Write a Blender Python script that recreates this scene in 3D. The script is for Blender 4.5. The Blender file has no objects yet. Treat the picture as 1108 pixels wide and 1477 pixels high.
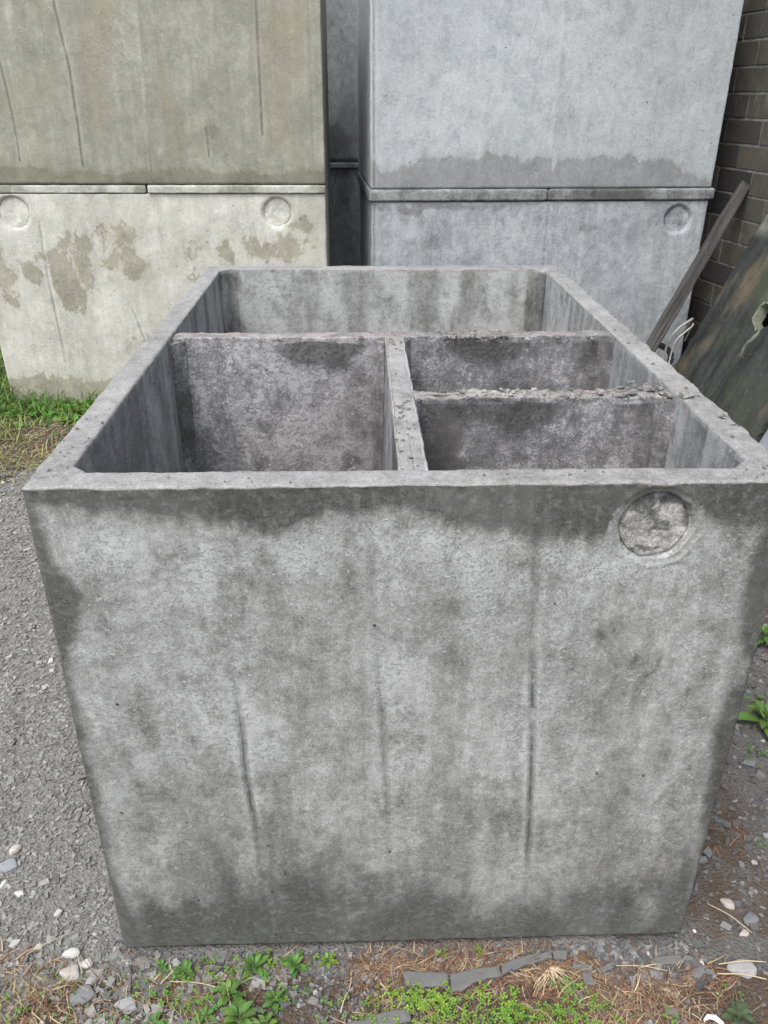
import bpy, math, random
import numpy as np
from mathutils import Matrix, Vector
rng = np.random.default_rng(7); random.seed(7)
sc = bpy.context.scene
COL = sc.collection

# ------------------------------------------------------------ numpy noise
def hsh(ix, iy, iz, seed):
    h = (ix*374761393 + iy*668265263 + iz*2147483647*3 + seed*1274126177) & 0xffffffff
    h = ((h ^ (h >> 13))*1274126177) & 0xffffffff
    h = ((h ^ (h >> 16))*2246822519) & 0xffffffff
    return ((h ^ (h >> 15)) & 0xffffff)/float(0xffffff)
def vnoise(P, s, seed=0):
    Q = np.asarray(P, float)*s; I = np.floor(Q).astype(np.int64); F = Q-I; F = F*F*(3-2*F)
    r = 0
    for dx in (0, 1):
        for dy in (0, 1):
            for dz in (0, 1):
                w = (F[..., 0] if dx else 1-F[..., 0])*(F[..., 1] if dy else 1-F[..., 1])*(F[..., 2] if dz else 1-F[..., 2])
                r = r+w*hsh(I[..., 0]+dx, I[..., 1]+dy, I[..., 2]+dz, seed)
    return r                                    # 0..1
def fbm(P, s, seed=0, o=4, g=.5):
    a = 1; t = 0; r = 0
    for k in range(o):
        r = r+a*vnoise(P, s*2**k, seed+k*17); t += a; a *= g
    return r/t
def sstep(a, b, x):
    t = np.clip((x-a)/(b-a), 0, 1); return t*t*(3-2*t)

# ------------------------------------------------------------ object helpers
def mesh_np(name, V, F, mat=None, parent=None, attrs=None, smooth=True, loc=None):
    """V (n,3), F list of lists or (m,k) array"""
    me = bpy.data.meshes.new(name)
    V = np.asarray(V, np.float32)
    if isinstance(F, np.ndarray):
        k = F.shape[1]; n = len(F); idx = F.ravel(); st = np.arange(n)*k; tot = np.full(n, k)
    else:
        tot = np.array([len(f) for f in F]); st = np.concatenate([[0], np.cumsum(tot)[:-1]]); idx = np.concatenate([np.asarray(f) for f in F]); n = len(F)
    me.vertices.add(len(V)); me.vertices.foreach_set('co', V.ravel())
    me.loops.add(len(idx)); me.loops.foreach_set('vertex_index', idx.astype(np.int32))
    me.polygons.add(n); me.polygons.foreach_set('loop_start', st.astype(np.int32)); me.polygons.foreach_set('loop_total', tot.astype(np.int32))
    me.update(calc_edges=True); me.validate()
    me.polygons.foreach_set('use_smooth', np.full(len(me.polygons), bool(smooth)))
    for k, a in (attrs or {}).items():
        a = np.asarray(a, np.float32)
        if a.ndim == 1:
            at = me.attributes.new(k, 'FLOAT', 'POINT'); at.data.foreach_set('value', a)
        else:
            at = me.attributes.new(k, 'FLOAT_COLOR', 'POINT'); at.data.foreach_set('color', np.c_[a, np.ones(len(a))].astype(np.float32).ravel())
    if mat: me.materials.append(mat)
    o = bpy.data.objects.new(name, me); COL.objects.link(o)
    if parent: o.parent = parent
    if loc is not None: o.location = loc
    return o
def tag(o, label=None, cat=None, group=None, kind=None):
    if label: o['label'] = label
    if cat: o['category'] = cat
    if group: o['group'] = group
    if kind: o['kind'] = kind
    return o
def thing(name, label, cat, loc=(0, 0, 0), rz=0, group=None):
    o = bpy.data.objects.new(name, None); COL.objects.link(o); o.location = loc; o.rotation_euler = (0, 0, rz)
    o.empty_display_size = .1
    return tag(o, label, cat, group)
class MB:
    def __init__(s): s.V = []; s.F = []; s.A = []; s.n = 0
    def add(s, V, F, a=None):
        V = np.asarray(V, float); s.V.append(V); s.F += [[i+s.n for i in f] for f in F]; s.n += len(V)
        if a is not None: s.A.append(np.tile(np.asarray(a, float), (len(V), 1)))
    def build(s, name, mat, parent=None, smooth=False, **k):
        at = {'tint': np.concatenate(s.A)} if s.A else None
        return mesh_np(name, np.concatenate(s.V), s.F, mat, parent, at, smooth, **k)
def tube(pts, r, n=8, caps=True):
    P = [Vector(p) for p in pts]; R = r if hasattr(r, '__len__') else [r]*len(P)
    V = []; F = []
    ref = Vector((0, 0, 1))
    for i, p in enumerate(P):
        t = (P[min(i+1, len(P)-1)]-P[max(i-1, 0)]).normalized()
        if abs(t.dot(ref)) > .95: ref = Vector((1, 0, 0))
        a = t.cross(ref).normalized(); b = t.cross(a)
        for k in range(n):
            th = 2*math.pi*k/n; V.append(p+a*math.cos(th)*R[i]+b*math.sin(th)*R[i])
    for i in range(len(P)-1):
        for k in range(n):
            F.append([i*n+k, i*n+(k+1) % n, (i+1)*n+(k+1) % n, (i+1)*n+k])
    if caps: F.append(list(range(n))[::-1]); F.append([(len(P)-1)*n+k for k in range(n)])
    return V, F

# ------------------------------------------------------------ node helper
class NT:
    def __init__(s, name):
        s.m = bpy.data.materials.new(name); s.m.use_nodes = True; s.t = s.m.node_tree; s.t.nodes.clear()
        s.out = s.t.nodes.new('ShaderNodeOutputMaterial'); s.b = s.t.nodes.new('ShaderNodeBsdfPrincipled')
        s.t.links.new(s.b.outputs[0], s.out.inputs[0]); s.co = s.t.nodes.new('ShaderNodeTexCoord').outputs['Object']
    def set(s, inp, v):
        if isinstance(v, bpy.types.NodeSocket): s.t.links.new(v, inp)
        elif isinstance(v, (tuple, list)) and inp.type == 'RGBA': inp.default_value = (*v, 1) if len(v) == 3 else v
        else: inp.default_value = v
    def node(s, typ, **k):
        n = s.t.nodes.new(typ)
        for a, v in k.items(): setattr(n, a, v)
        return n
    def mth(s, op, a, b=0., c=None, clamp=False):
        n = s.node('ShaderNodeMath', operation=op, use_clamp=clamp); s.set(n.inputs[0], a); s.set(n.inputs[1], b)
        if c is not None: s.set(n.inputs[2], c)
        return n.outputs[0]
    def mapping(s, scale=(1, 1, 1), loc=(0, 0, 0), rot=(0, 0, 0), v=None):
        n = s.node('ShaderNodeMapping'); s.set(n.inputs[0], v or s.co); n.inputs['Location'].default_value = loc; n.inputs['Rotation'].default_value = rot; n.inputs['Scale'].default_value = scale
        return n.outputs[0]
    def noise(s, v, scale, detail=6, rough=.6, dist=0., col=False):
        n = s.node('ShaderNodeTexNoise'); s.set(n.inputs['Vector'], v); n.inputs['Scale'].default_value = scale; n.inputs['Detail'].default_value = detail; n.inputs['Roughness'].default_value = rough; n.inputs['Distortion'].default_value = dist
        return n.outputs['Color' if col else 'Fac']
    def vor(s, v, scale, feature='F1', rnd=1.):
        n = s.node('ShaderNodeTexVoronoi', feature=feature); s.set(n.inputs['Vector'], v); n.inputs['Scale'].default_value = scale; n.inputs['Randomness'].default_value = rnd
        return n
    def ramp(s, f, a, b, lo=0., hi=1., sm=True):
        n = s.node('ShaderNodeMapRange', interpolation_type='SMOOTHSTEP' if sm else 'LINEAR'); s.set(n.inputs[0], f)
        for i, v in zip((1, 2, 3, 4), (a, b, lo, hi)): s.set(n.inputs[i], v)
        return n.outputs[0]
    def mix(s, f, a, b, bl='MIX'):
        n = s.node('ShaderNodeMix', data_type='RGBA', blend_type=bl); s.set(n.inputs[0], f); s.set(n.inputs[6], a); s.set(n.inputs[7], b)
        return n.outputs[2]
    def attr(s, name, col=False):
        n = s.node('ShaderNodeAttribute', attribute_name=name); return n.outputs['Color' if col else 'Fac']
    def bump(s, h, dist, st=1., nrm=None):
        n = s.node('ShaderNodeBump'); s.set(n.inputs['Height'], h); n.inputs['Distance'].default_value = dist; n.inputs['Strength'].default_value = st
        if nrm: s.set(n.inputs['Normal'], nrm)
        return n.outputs[0]
    def fin(s, col, rough=.9, nrm=None, spec=.3):
        s.set(s.b.inputs['Base Color'], col); s.set(s.b.inputs['Roughness'], rough); s.b.inputs['Specular IOR Level'].default_value = spec
        if nrm: s.set(s.b.inputs['Normal'], nrm)
        return s.m
def add3(n, *xs):
    r = xs[0]
    for x in xs[1:]: r = n.mth('ADD', r, x)
    return r

def concrete(name, dark, mid, light, wet_shade, seed=0, wet_shade_sharp=.16, wet_shade_amt=.9, wet_shade_noise=.5, flake=1., contrast=1., streak=.25, bumpd=.0016, tintc=None, tintamt=0., speck=True, grain=1., film_shade=.4, pitamt=1.):
    n = NT(name); o = (seed*3.71, seed*1.93, seed*5.17)
    v = n.mapping(loc=o)
    big = n.noise(v, 2.6, 5, .6, .3); med = n.noise(n.mapping((1, 1, .75), o), 13, 8, .68, .4)
    fine = n.noise(v, 75, 6, .72, .2); vst = n.noise(n.mapping((1, 1, .09), o), 26, 6, .6)
    grit = n.noise(v, 420, 2, .6)
    f = add3(n, n.mth('MULTIPLY', n.mth('SUBTRACT', big, .5), 1.5*contrast), n.mth('MULTIPLY', n.mth('SUBTRACT', med, .5), 2.2*contrast),
             n.mth('MULTIPLY', n.mth('SUBTRACT', vst, .5), streak*3), n.mth('MULTIPLY', n.mth('SUBTRACT', fine, .5), n.ramp(n.mth('ADD', n.attr('pale'), n.noise(v, 3.3, 3, .5)), .4, .9, 1.6*contrast*grain, 3.6*contrast*grain)), n.mth('MULTIPLY', n.mth('SUBTRACT', n.noise(v, 210, 4, .7), .5), 2.2*contrast*grain), n.mth('MULTIPLY', n.mth('SUBTRACT', n.noise(v, 30, 6, .7), .5), 1.8*contrast*grain))
    f = n.mth('ADD', f, .5)
    c = n.mix(n.ramp(f, -.1, .5, sm=False), dark, mid); c = n.mix(n.ramp(f, .5, 1.1, sm=False), c, light)
    pale = n.attr('pale')
    c = n.mix(n.mth('MULTIPLY', pale, n.ramp(med, .35, .6)), c, light)
    # flaky scale of lime: small sharp pale chips where a larger mask lets them
    fl = n.noise(n.mapping((1, 1, 1.5), o), 70, 8, .8, .15); fm = n.noise(v, 4.5, 3, .6)
    fmask = n.mth('MULTIPLY', n.ramp(fl, .53, .575), n.ramp(n.mth('ADD', fm, n.mth('MULTIPLY', pale, .25)), .42, .58))
    fmask = n.mth('MULTIPLY', fmask, .7*flake)
    c = n.mix(fmask, c, light)
    pit = n.mth('MULTIPLY', n.ramp(fl, .445, .39), n.ramp(fm, .42, .6)); c = n.mix(n.mth('MULTIPLY', pit, .32*pitamt), c, dark)
    if tintc:
        tn = n.noise(n.mapping((1, 1, .4), (o[1], o[2], o[0])), 3.2, 6, .62, .4); c = n.mix(n.mth('MULTIPLY', n.ramp(tn, .48, .66), tintamt), c, tintc)
    # damp / form-oil stains, plus shade painted down the front tank's lower face
    w = n.mth('ADD', n.attr('wet_shade'), n.mth('MULTIPLY', n.mth('SUBTRACT', n.noise(n.mapping((1, 1, .7), o), 9, 11, .72, .2), .5), wet_shade_noise*2.6))
    w = n.ramp(w, .5-wet_shade_sharp, .5+wet_shade_sharp); wf = n.mth('MAXIMUM', n.mth('MULTIPLY', w, wet_shade_amt), n.mth('MULTIPLY', n.mth('MINIMUM', n.attr('wet_shade'), 1.), film_shade))
    wc = n.mix(n.ramp(med, .3, .7), tuple(x*.82 for x in wet_shade), tuple(x*1.22 for x in wet_shade))
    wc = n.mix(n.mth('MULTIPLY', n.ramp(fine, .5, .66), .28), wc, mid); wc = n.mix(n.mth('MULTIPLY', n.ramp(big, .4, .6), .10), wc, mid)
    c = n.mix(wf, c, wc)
    ln = n.attr('line'); c = n.mix(n.mth('MULTIPLY', ln, .75), c, tuple(x*.62 for x in dark))
    ld = n.mth('ABSOLUTE', n.mth('ADD', n.attr('ldist'), n.mth('MULTIPLY', n.mth('SUBTRACT', n.noise(v, 22, 6, .65), .5), .008)))
    ls = n.mth('MULTIPLY', n.attr('lstr'), n.ramp(n.noise(v, 22, 4, .7), .3, .55, .25, 1.)); l1 = n.mth('MULTIPLY', n.ramp(ld, .0022, .0006), n.mth('MULTIPLY', n.mth('MULTIPLY', ls, ls), .8)); l2 = n.mth('MULTIPLY', n.ramp(ld, .011, .001), n.mth('MULTIPLY', ls, .6))
    c = n.mix(n.mth('MAXIMUM', l1, l2), c, tuple(x*.5 for x in dark))
    c = n.mix(n.mth('MULTIPLY', n.mth('MULTIPLY', n.ramp(ld, .024, .012), n.ramp(ld, .006, .012)), n.mth('MULTIPLY', ls, .3)), c, light)
    c = n.mix(.5, c, n.mix(n.ramp(grit, .3, .7), tuple([.72]*3), tuple([1.28]*3)), 'MULTIPLY')
    h = add3(n, n.mth('MULTIPLY', l1, -2.5), n.mth('MULTIPLY', fine, .8), n.mth('MULTIPLY', med, 1.2), n.mth('MULTIPLY', fmask, 1.0), n.mth('MULTIPLY', grit, .25), n.mth('MULTIPLY', pit, -.3))
    if speck:
        vo = n.vor(v, 34); sep = n.node('ShaderNodeSeparateColor'); n.set(sep.inputs[0], vo.outputs['Color'])
        rad = n.ramp(sep.outputs[1], 0, 1, .05, .13, sm=False)
        dd = n.mth('ADD', vo.outputs['Distance'], n.mth('MULTIPLY', n.mth('SUBTRACT', n.noise(v, 260, 2, .5), .5), .12))
        hole = n.mth('MULTIPLY', n.mth('LESS_THAN', dd, rad), n.mth('GREATER_THAN', sep.outputs[0], .935))
        c = n.mix(n.mth('MULTIPLY', hole, .85), c, (.03, .03, .03)); h = n.mth('SUBTRACT', h, n.mth('MULTIPLY', hole, 3))
    return n.fin(c, n.ramp(wf, 0, 1, .93, .8), n.bump(h, bumpd, .9), .25)

GREY = ((.122, .123, .12), (.25, .254, .252), (.415, .424, .424))
M = {}
M['front'] = concrete('concrete_front_tank', *GREY, (.050, .052, .044), 1, contrast=.62, grain=.95, flake=1.1, streak=.5, pitamt=.8, bumpd=.0011, wet_shade_amt=.88, wet_shade_sharp=.26, wet_shade_noise=.4, film_shade=.5)
M['knock'] = concrete('concrete_knockout', (.16, .16, .15), (.28, .28, .268), (.42, .42, .405), (.085, .09, .072), 7, wet_shade_amt=.8, wet_shade_sharp=.2, flake=.8, bumpd=.003)
M['inner'] = concrete('concrete_partition', (.115, .115, .117), (.195, .195, .20), (.41, .41, .42), (.08, .078, .078), 4, flake=1.4, film_shade=.2, pitamt=.35, contrast=.95, bumpd=.003)
M['trowel'] = concrete('trowelled_concrete', (.16, .16, .157), (.24, .24, .238), (.32, .32, .318), (.13, .13, .125), 9, flake=.15, contrast=.8, streak=.02, bumpd=.0012, speck=False)
M['mortar'] = concrete('mortar_crumb', (.13, .125, .12), (.215, .208, .2), (.33, .32, .305), (.11, .105, .1), 11, flake=.5, contrast=1, speck=False)
M['left_up'] = concrete('concrete_olive', (.20, .20, .168), (.275, .273, .232), (.38, .38, .33), (.15, .148, .11), 13, wet_shade_amt=.75, wet_shade_sharp=.12, contrast=.6, flake=.7, streak=.4, tintc=(.275, .262, .19), tintamt=.5)
M['left_low'] = concrete('concrete_cream', (.34, .338, .30), (.5, .5, .46), (.64, .64, .60), (.25, .235, .18), 17, wet_shade_amt=.85, wet_shade_sharp=.05, wet_shade_noise=.75, contrast=.6, flake=.8, streak=.3, tintc=(.34, .325, .26), tintamt=.4)
M['right_up'] = concrete('concrete_pale_blue', (.25, .272, .29), (.365, .395, .415), (.49, .52, .54), (.17, .175, .175), 21, wet_shade_amt=.7, wet_shade_sharp=.13, wet_shade_noise=.4, contrast=.55, flake=.25, streak=.2)
M['right_low'] = concrete('concrete_blue_grey', (.19, .207, .222), (.30, .325, .345), (.44, .465, .485), (.13, .135, .14), 23, wet_shade_amt=.7, wet_shade_sharp=.1, contrast=.75, flake=.5, streak=.3)
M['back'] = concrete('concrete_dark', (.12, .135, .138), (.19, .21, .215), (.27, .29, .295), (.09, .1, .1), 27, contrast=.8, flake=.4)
M['lid_l'] = concrete('concrete_lid_pale', (.3, .3, .27), (.45, .45, .41), (.58, .58, .54), (.2, .2, .17), 31, contrast=.8, flake=.6)
M['lid_r'] = concrete('concrete_lid_grey', (.10, .108, .11), (.20, .215, .22), (.32, .34, .345), (.07, .075, .07), 33, contrast=1.1, flake=.6)

# ------------------------------------------------------------ lofted concrete tanks
def rect_contour(x0, y0, x1, y1, r, ns, kc, chamfer=False):
    """counter-clockwise from the front left; ns = samples on front,right,back,left"""
    C4 = [((x0+r, y0), (x1-r, y0)), ((x1, y0+r), (x1, y1-r)), ((x1-r, y1), (x0+r, y1)), ((x0, y1-r), (x0, y0+r))]
    cc = [((x1-r, y0+r), -90), ((x1-r, y1-r), 0), ((x0+r, y1-r), 90), ((x0+r, y0+r), 180)]
    P = []
    for i, ((a, b), n) in enumerate(zip(C4, ns)):
        t = np.linspace(0, 1, n)[:, None]; P.append(np.array(a)*(1-t)+np.array(b)*t)
        (cx, cy), s = cc[i]
        if chamfer:
            e = np.array(C4[(i+1) % 4][0]); t = np.linspace(0, 1, kc+2)[1:-1, None]; P.append(np.array(b)*(1-t)+e*t)
        else:
            th = np.radians(s+90*np.linspace(0, 1, kc+2)[1:-1]); P.append(np.c_[cx+r*np.cos(th), cy+r*np.sin(th)])
    return np.concatenate(P)
def loft(rings, cap_first=True, cap_last=True):
    n = len(rings[0]); k = len(rings); V = np.concatenate(rings)
    i = np.arange(n); j = (i+1) % n; F = []
    for a in range(k-1): F.append(np.c_[a*n+i, a*n+j, (a+1)*n+j, (a+1)*n+i])
    F = np.concatenate(F).tolist()
    if cap_first: F.append(list(range(n))[::-1])
    if cap_last: F.append(list((k-1)*n+i))
    return V, F
def ring(c, z): return np.c_[c, np.full(len(c), z)]
def tank_rings(W, L, H, T, ns, kc, zout, zin, rc=.008, rb=.005, cham=.03, floor=.08, flare=0.):
    out = rect_contour(0, 0, W, L, rc, ns, kc); inn = rect_contour(T, T, W-T, L-T, cham, ns, kc, True)
    c = np.array([W/2, L/2])
    def inset(C_, d, base):          # shrink/grow a contour by d along its box sides
        lo = C_.min(0); hi = C_.max(0); s = (hi-lo-2*d)/(hi-lo); return c+(C_-c)*s
    R = [ring(out, z) for z in zout if z < H-rb-1e-4]
    for a in (0, 30, 60, 90):
        t = math.radians(a); R.append(ring(inset(out, rb*(1-math.cos(t)), 0), H-rb+rb*math.sin(t)))
    o2 = inset(out, rb, 0); i2 = inset(inn, -rb, 0)
    for t in np.linspace(0, 1, 9)[1:-1]: R.append(ring(o2*(1-t)+i2*t, H))
    for a in (90, 60, 30, 0):
        t = math.radians(a); R.append(ring(inset(inn, -rb*(1-math.cos(t)), 0), H-rb+rb*math.sin(t)))
    R += [ring(inn, z) for z in zin[::-1] if floor <= z < H-rb-1e-4]
    return R
def band(x, xs, ys): return np.interp(x, xs, ys)
def poly_dist(P2, poly):
    d = np.full(len(P2), 9.); tt = np.zeros(len(P2)); L0 = 0; segs = []
    for a, b in zip(poly[:-1], poly[1:]):
        a = np.array(a); b = np.array(b); ab = b-a; l = np.linalg.norm(ab)
        t = np.clip(((P2-a)@ab)/(l*l), 0, 1); q = np.linalg.norm(P2-(a+t[:, None]*ab), axis=1)
        m = q < d; d[m] = q[m]; tt[m] = (L0+t*l)[m]; L0 += l
    return d, tt/L0
def line_attr(x, z, lines):
    ld = np.full(len(x), 9.); ls = np.zeros(len(x))
    for poly, st in lines:
        p = np.array(sorted(poly, key=lambda q: q[1])); zmin, zmax = p[0, 1], p[-1, 1]
        d = x-np.interp(z, p[:, 1], p[:, 0]); m = np.abs(d) < np.abs(ld); ld[m] = d[m]
        zs_, vs_ = np.array(sorted(st)).T; k = np.interp(z, zs_, vs_)*(z >= zmin)*(z <= zmax); ls[m] = k[m]
    return np.clip(ld, -.2, .2), ls
def rough_pos(V, amp, s, seed):
    for k in range(3): V[:, k] += (fbm(V+k*7.3, s, seed+k, 3)-.5)*2*amp
    return V
def blob(x, z, L):
    r = np.zeros(len(x)); q = np.c_[x, z, x*0+.3]
    x = x+(fbm(q, 9, 401, 4)-.5)*.13; z = z+(fbm(q, 9, 402, 4)-.5)*.13
    for (cx, cz, rx, rz, s) in L:
        d = np.sqrt(((x-cx)/rx)**2+((z-cz)/rz)**2); r = np.maximum(r, s*np.clip(1.25-.62*d, 0, 1.1))
    return r
def sd(d, w): return np.clip(.5+d/w, 0, 1)

# --- FRONT TANK -------------------------------------------------------------
W, L, H, T = 1.178, 1.717, 1.077, .054
A0 = .0335
tank = thing('septic_tank', 'open topped grey concrete tank in the foreground, divided inside by partition walls', 'concrete tank', (-.539, 1.0795, 0), A0)
zo = np.concatenate([np.linspace(.002, .95, 240), np.linspace(.9535, H, 36)]); zi = np.linspace(.08, H, 70)
R = tank_rings(W, L, H, T, (300, 130, 60, 130), 5, zo, zi)
V, F = loft(R)
V0 = V.copy(); x, y, z = V0.T
V = rough_pos(V, .0010, 38, 3)
fr = (y < .004) & (z < H-.004)
# wavy lips where the mould met the trowelled rim
nl = fbm(V0*[1, 1, .3], 55, 21, 4)
edge = np.exp(-((z-H)/.006)**2)
outer = (y < .02) | (x < .02) | (x > W-.02) | (y > L-.02)
V[:, 1] += np.where(y < .02, edge*(nl-.55)*.010, 0); V[:, 0] += np.where(x > W-.02, edge*(nl-.45)*.022, 0)+np.where(x < .01, edge*(nl-.5)*.006, 0)
V[:, 2] += edge*(fbm(V0, 30, 5, 4)-.5)*.006
V[:, 2] += np.where(z < .01, (fbm(V0, 45, 9, 3)-.35)*.016, 0); V[:, 1] += np.where((y < .02) & (z < .014), (.014-z)*1.6, 0)
# front face: form lines, knock-out recess, slight waviness
line = np.zeros(len(V)); idx = np.where(fr)[0]; P2 = np.c_[x[idx], z[idx]]
for poly, hw, amp, t0, t1 in (([(.299, 1.032), (.29, .895), (.287, .758), (.291, .59), (.291, .473), (.3, .36), (.303, .12)], .006, .003, .3, .82),
                      ([(.514, 1.029), (.524, .878), (.534, .708), (.54, .584), (.544, .5), (.55, .3), (.556, .12)], .007, .0016, .2, .62),
                      ([(.779, .977), (.788, .819), (.8, .672), (.815, .476), (.826, .292), (.832, .12)], .0045, .003, .25, .84)):
    d, t = poly_dist(P2, poly)
    wdt = hw*(1.35-.75*np.clip((t-t0)/(t1-t0), 0, 1)); st = sstep(t0-.3, t0+.15, t)*(1-sstep(t1-.06, t1+.04, t))
    st2 = .18+.82*st
    jj = .7+.6*vnoise(np.c_[P2, P2[:, :1]*0], 40, 2)
    g = np.exp(-(d/wdt)**2)*st2*jj
    V[idx, 1] += g*amp; 
    rid = np.exp(-((d-wdt*2.6)/(wdt*1.2))**2)*st; V[idx, 1] -= rid*amp*.35
cx, cz = .9645, 1.0
rr = np.hypot(P2[:, 0]-cx, P2[:, 1]-cz); ang = np.arctan2(P2[:, 1]-cz, P2[:, 0]-cx)
rn = rr+(vnoise(np.c_[P2, P2[:, :1]*0], 60, 8)-.5)*.006
V[idx, 1] += (.016+.005*np.sin(ang-.3))*(1-sstep(.0555, .059, rn))
V[idx, 1] += .0022*np.exp(-((rn-.066)/.003)**2)*(np.cos(ang+.6)*.5+.6)-.0018*np.exp(-((rn-.0715)/.003)**2)
line[idx] = np.maximum(line[idx], np.exp(-((rn-.0665)/.0025)**2)*.35*(np.cos(ang-.3) > -.2))
V[idx, 1] += (fbm(np.c_[P2, P2[:, :1]*0], 6, 30, 3)-.5)*.004
for (gx, gz, gl) in ((1.02, .93, .045), (.90, .935, .03), (.16, 1.055, .04), (.22, .90, .03)):
    d, t = poly_dist(P2, [(gx-gl/2, gz), (gx+gl/2, gz+.002)]); V[idx, 1] += .0015*np.exp(-(d/.0015)**2); line[idx] = np.maximum(line[idx], .4*np.exp(-(d/.0016)**2))
wet_shade = np.zeros(len(V)); pale = np.zeros(len(V))
X = x; Z = z
zb = band(X, [0, .06, .12, .22, .38, .47, .515, .59, .70, .80, .87, .93, 1.0, 1.06, 1.18], [1.03, 1.045, 1.03, 1.012, 1.0, 1.022, 1.035, 1.025, 1.0, .978, .98, 1.01, 1.03, 1.01, .99])+(fbm(np.c_[x, z*.1, x*0], 22, 61, 4)-.5)*.05
lw = band(Z, [0, .06, .14, .24, .35, .5, .65, .75, .82, .88, .95, 1.05], [.10, .055, .035, .012, .018, .022, .012, .014, .045, .06, .03, .015])
rx_ = W-band(Z, [0, .1, .2, .35, .5, .6, .68, .73, .8, .9, 1.0, 1.07], [.05, .02, .012, .03, .045, .05, .03, .015, .05, .06, .05, .05])
wf = np.maximum.reduce([1.12*sd(Z-zb-.006, .075), sd(lw-X, .05), sd(X-rx_-.008, .06)*.95, sd(.052-Z, .07)*.9, sd(.08-Z, .3)*.60, .82*(1-sstep(-.05, .85, Z+(fbm(V0*[1, 1, .6], 4, 88, 3)-.5)*.3))*(.62+.38*(1-sstep(0, .35, Z))), .0*Z])  # narrow edge bands are damp; the broad fade towards the foot is painted shade
wf = np.maximum(wf, blob(X, Z, [(.419, .886, .04, .02, .40), (.488, .679, .035, .035, .46), (.637, .863, .035, .03, .42), (.90, .79, .03, .045, .50), (.885, .70, .03, .04, .42), (1.055, .54, .02, .09, .46), (.385, .60, .03, .06, .42), (.89, .6, .05, .08, .42),
     (.76, .93, .04, .03, .40), (.30, .085, .12, .014, .58), (.37, .45, .04, .08, .38), (.70, .62, .03, .06, .36), (.95, .33, .05, .06, .34), (1.0, .72, .012, .12, .44), (.96, .72, .010, .10, .42)]))
inrec = np.hypot(X-cx, Z-cz) < .075; wf = np.where(inrec, wf*(.35+.5*vnoise(np.c_[x, z, x*0], 45, 9)), wf)
wet_shade[fr] = wf[fr]
pf = blob(X, Z, [(.255, .7, .04, .2, .8), (.31, .62, .03, .2, .8), (.56, .55, .03, .3, .7), (.84, .55, .06, .25, .6), (.1, .5, .06, .25, .6), (.1, .98, .06, .05, .8), (.55, .98, .10, .05, .9), (.35, .95, .2, .05, .7), (.72, .9, .08, .05, .6), (.965, .945, .07, .02, 1), (1.09, .45, .03, .3, .6), (.09, .25, .05, .1, .7), (.22, .95, .12, .06, .6), (.72, .93, .05, .05, .5), (1.08, .97, .05, .05, .6)])
pale[fr] = pf[fr]
side = (~fr) & outer & (z < H-.004); wet_shade[side] = (sstep(-.03, .03, z-1.0)*.8+(1-sstep(.02, .12, z))*.7)[side]
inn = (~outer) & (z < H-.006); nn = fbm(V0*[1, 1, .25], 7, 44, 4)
wet_shade[inn] = np.clip(.18+(nn-.5)*1.4+sstep(.97, 1.06, z)*.25, 0, 1)[inn]; n5 = fbm(V0*[1, 1, .12], 16, 45, 3); pale[inn] = (sstep(.38, .52, n5)*1.2)[inn]; wet_shade[inn] *= .6; wet_shade[inn & (n5 > .50)] *= .5
ccor = ((x < T+.055) | (x > W-T-.055)) & ((y < T+.055) | (y > L-T-.055)); wet_shade[inn & ccor] = .55
mat_rim = z > H-.0048
ldist = np.full(len(V), .2); lstr = np.zeros(len(V))
a_, b_ = line_attr(X[fr], Z[fr], [([(.299, 1.06), (.29, .895), (.287, .758), (.291, .59), (.291, .473), (.3, .36), (.303, .05)], [(.05, 0), (.2, .2), (.34, .5), (.42, 1), (.6, .85), (.7, .4), (.8, .15), (1.05, .2)]),
    ([(.512, 1.06), (.524, .878), (.534, .708), (.54, .584), (.544, .5), (.55, .3), (.556, .05)], [(.05, .1), (.3, .3), (.5, .6), (.6, .7), (.72, .35), (1.05, .3)]),
    ([(.776, 1.06), (.788, .819), (.8, .672), (.815, .476), (.826, .292), (.832, .05)], [(.05, 0), (.2, .25), (.27, .8), (.4, 1), (.68, 1), (.78, .35), (1.05, .15)])])
ldist[fr] = a_; lstr[fr] = b_
sh = mesh_np('shell', V, F, M['front'], tank, {'wet_shade': wet_shade, 'pale': pale, 'line': line, 'ldist': ldist, 'lstr': lstr})
sh.data.materials.append(M['trowel'])
rim = mat_rim.astype(bool); mi = np.zeros(len(sh.data.polygons), np.int32); ps = sh.data.polygons
cen = np.zeros(len(ps)*3, np.float32); ps.foreach_get('center', cen); nrm = np.zeros(len(ps)*3, np.float32); ps.foreach_get('normal', nrm)
cen = cen.reshape(-1, 3); nrm = nrm.reshape(-1, 3)
mi[(cen[:, 2] > H-.012) & (nrm[:, 2] > .45)] = 1; ps.foreach_set('material_index', mi)

# knock-out disc, broken looking, tilted a little in its recess
th = np.linspace(0, 2*math.pi, 73)[:-1]; rs = np.linspace(0, .0555, 26)[1:]
dv = [(0., 0., 0.)]+[(r*math.cos(t), 0., r*math.sin(t)) for r in rs for t in th]
df = [[0, 1+k, 1+(k+1) % 72] for k in range(72)]+[[1+(i+1)*72+k, 1+(i+1)*72+(k+1) % 72, 1+i*72+(k+1) % 72, 1+i*72+k] for i in range(24) for k in range(72)]
dv = np.array(dv); q = dv.copy(); n1 = fbm(q+3, 55, 3, 4)
rad = np.hypot(dv[:, 0], dv[:, 2])
dv[:, 1] = .0085+(n1-.5)*.010+.0055*(dv[:, 0]*.5+dv[:, 2])/.055+.003*sstep(.050, .0555, rad)
ww = .85*sstep(.42, .68, fbm(q*[1, 1, 1.25]+9, 60, 12, 4)+.12*sstep(-.02, .05, dv[:, 2])-.05)*.8
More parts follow.
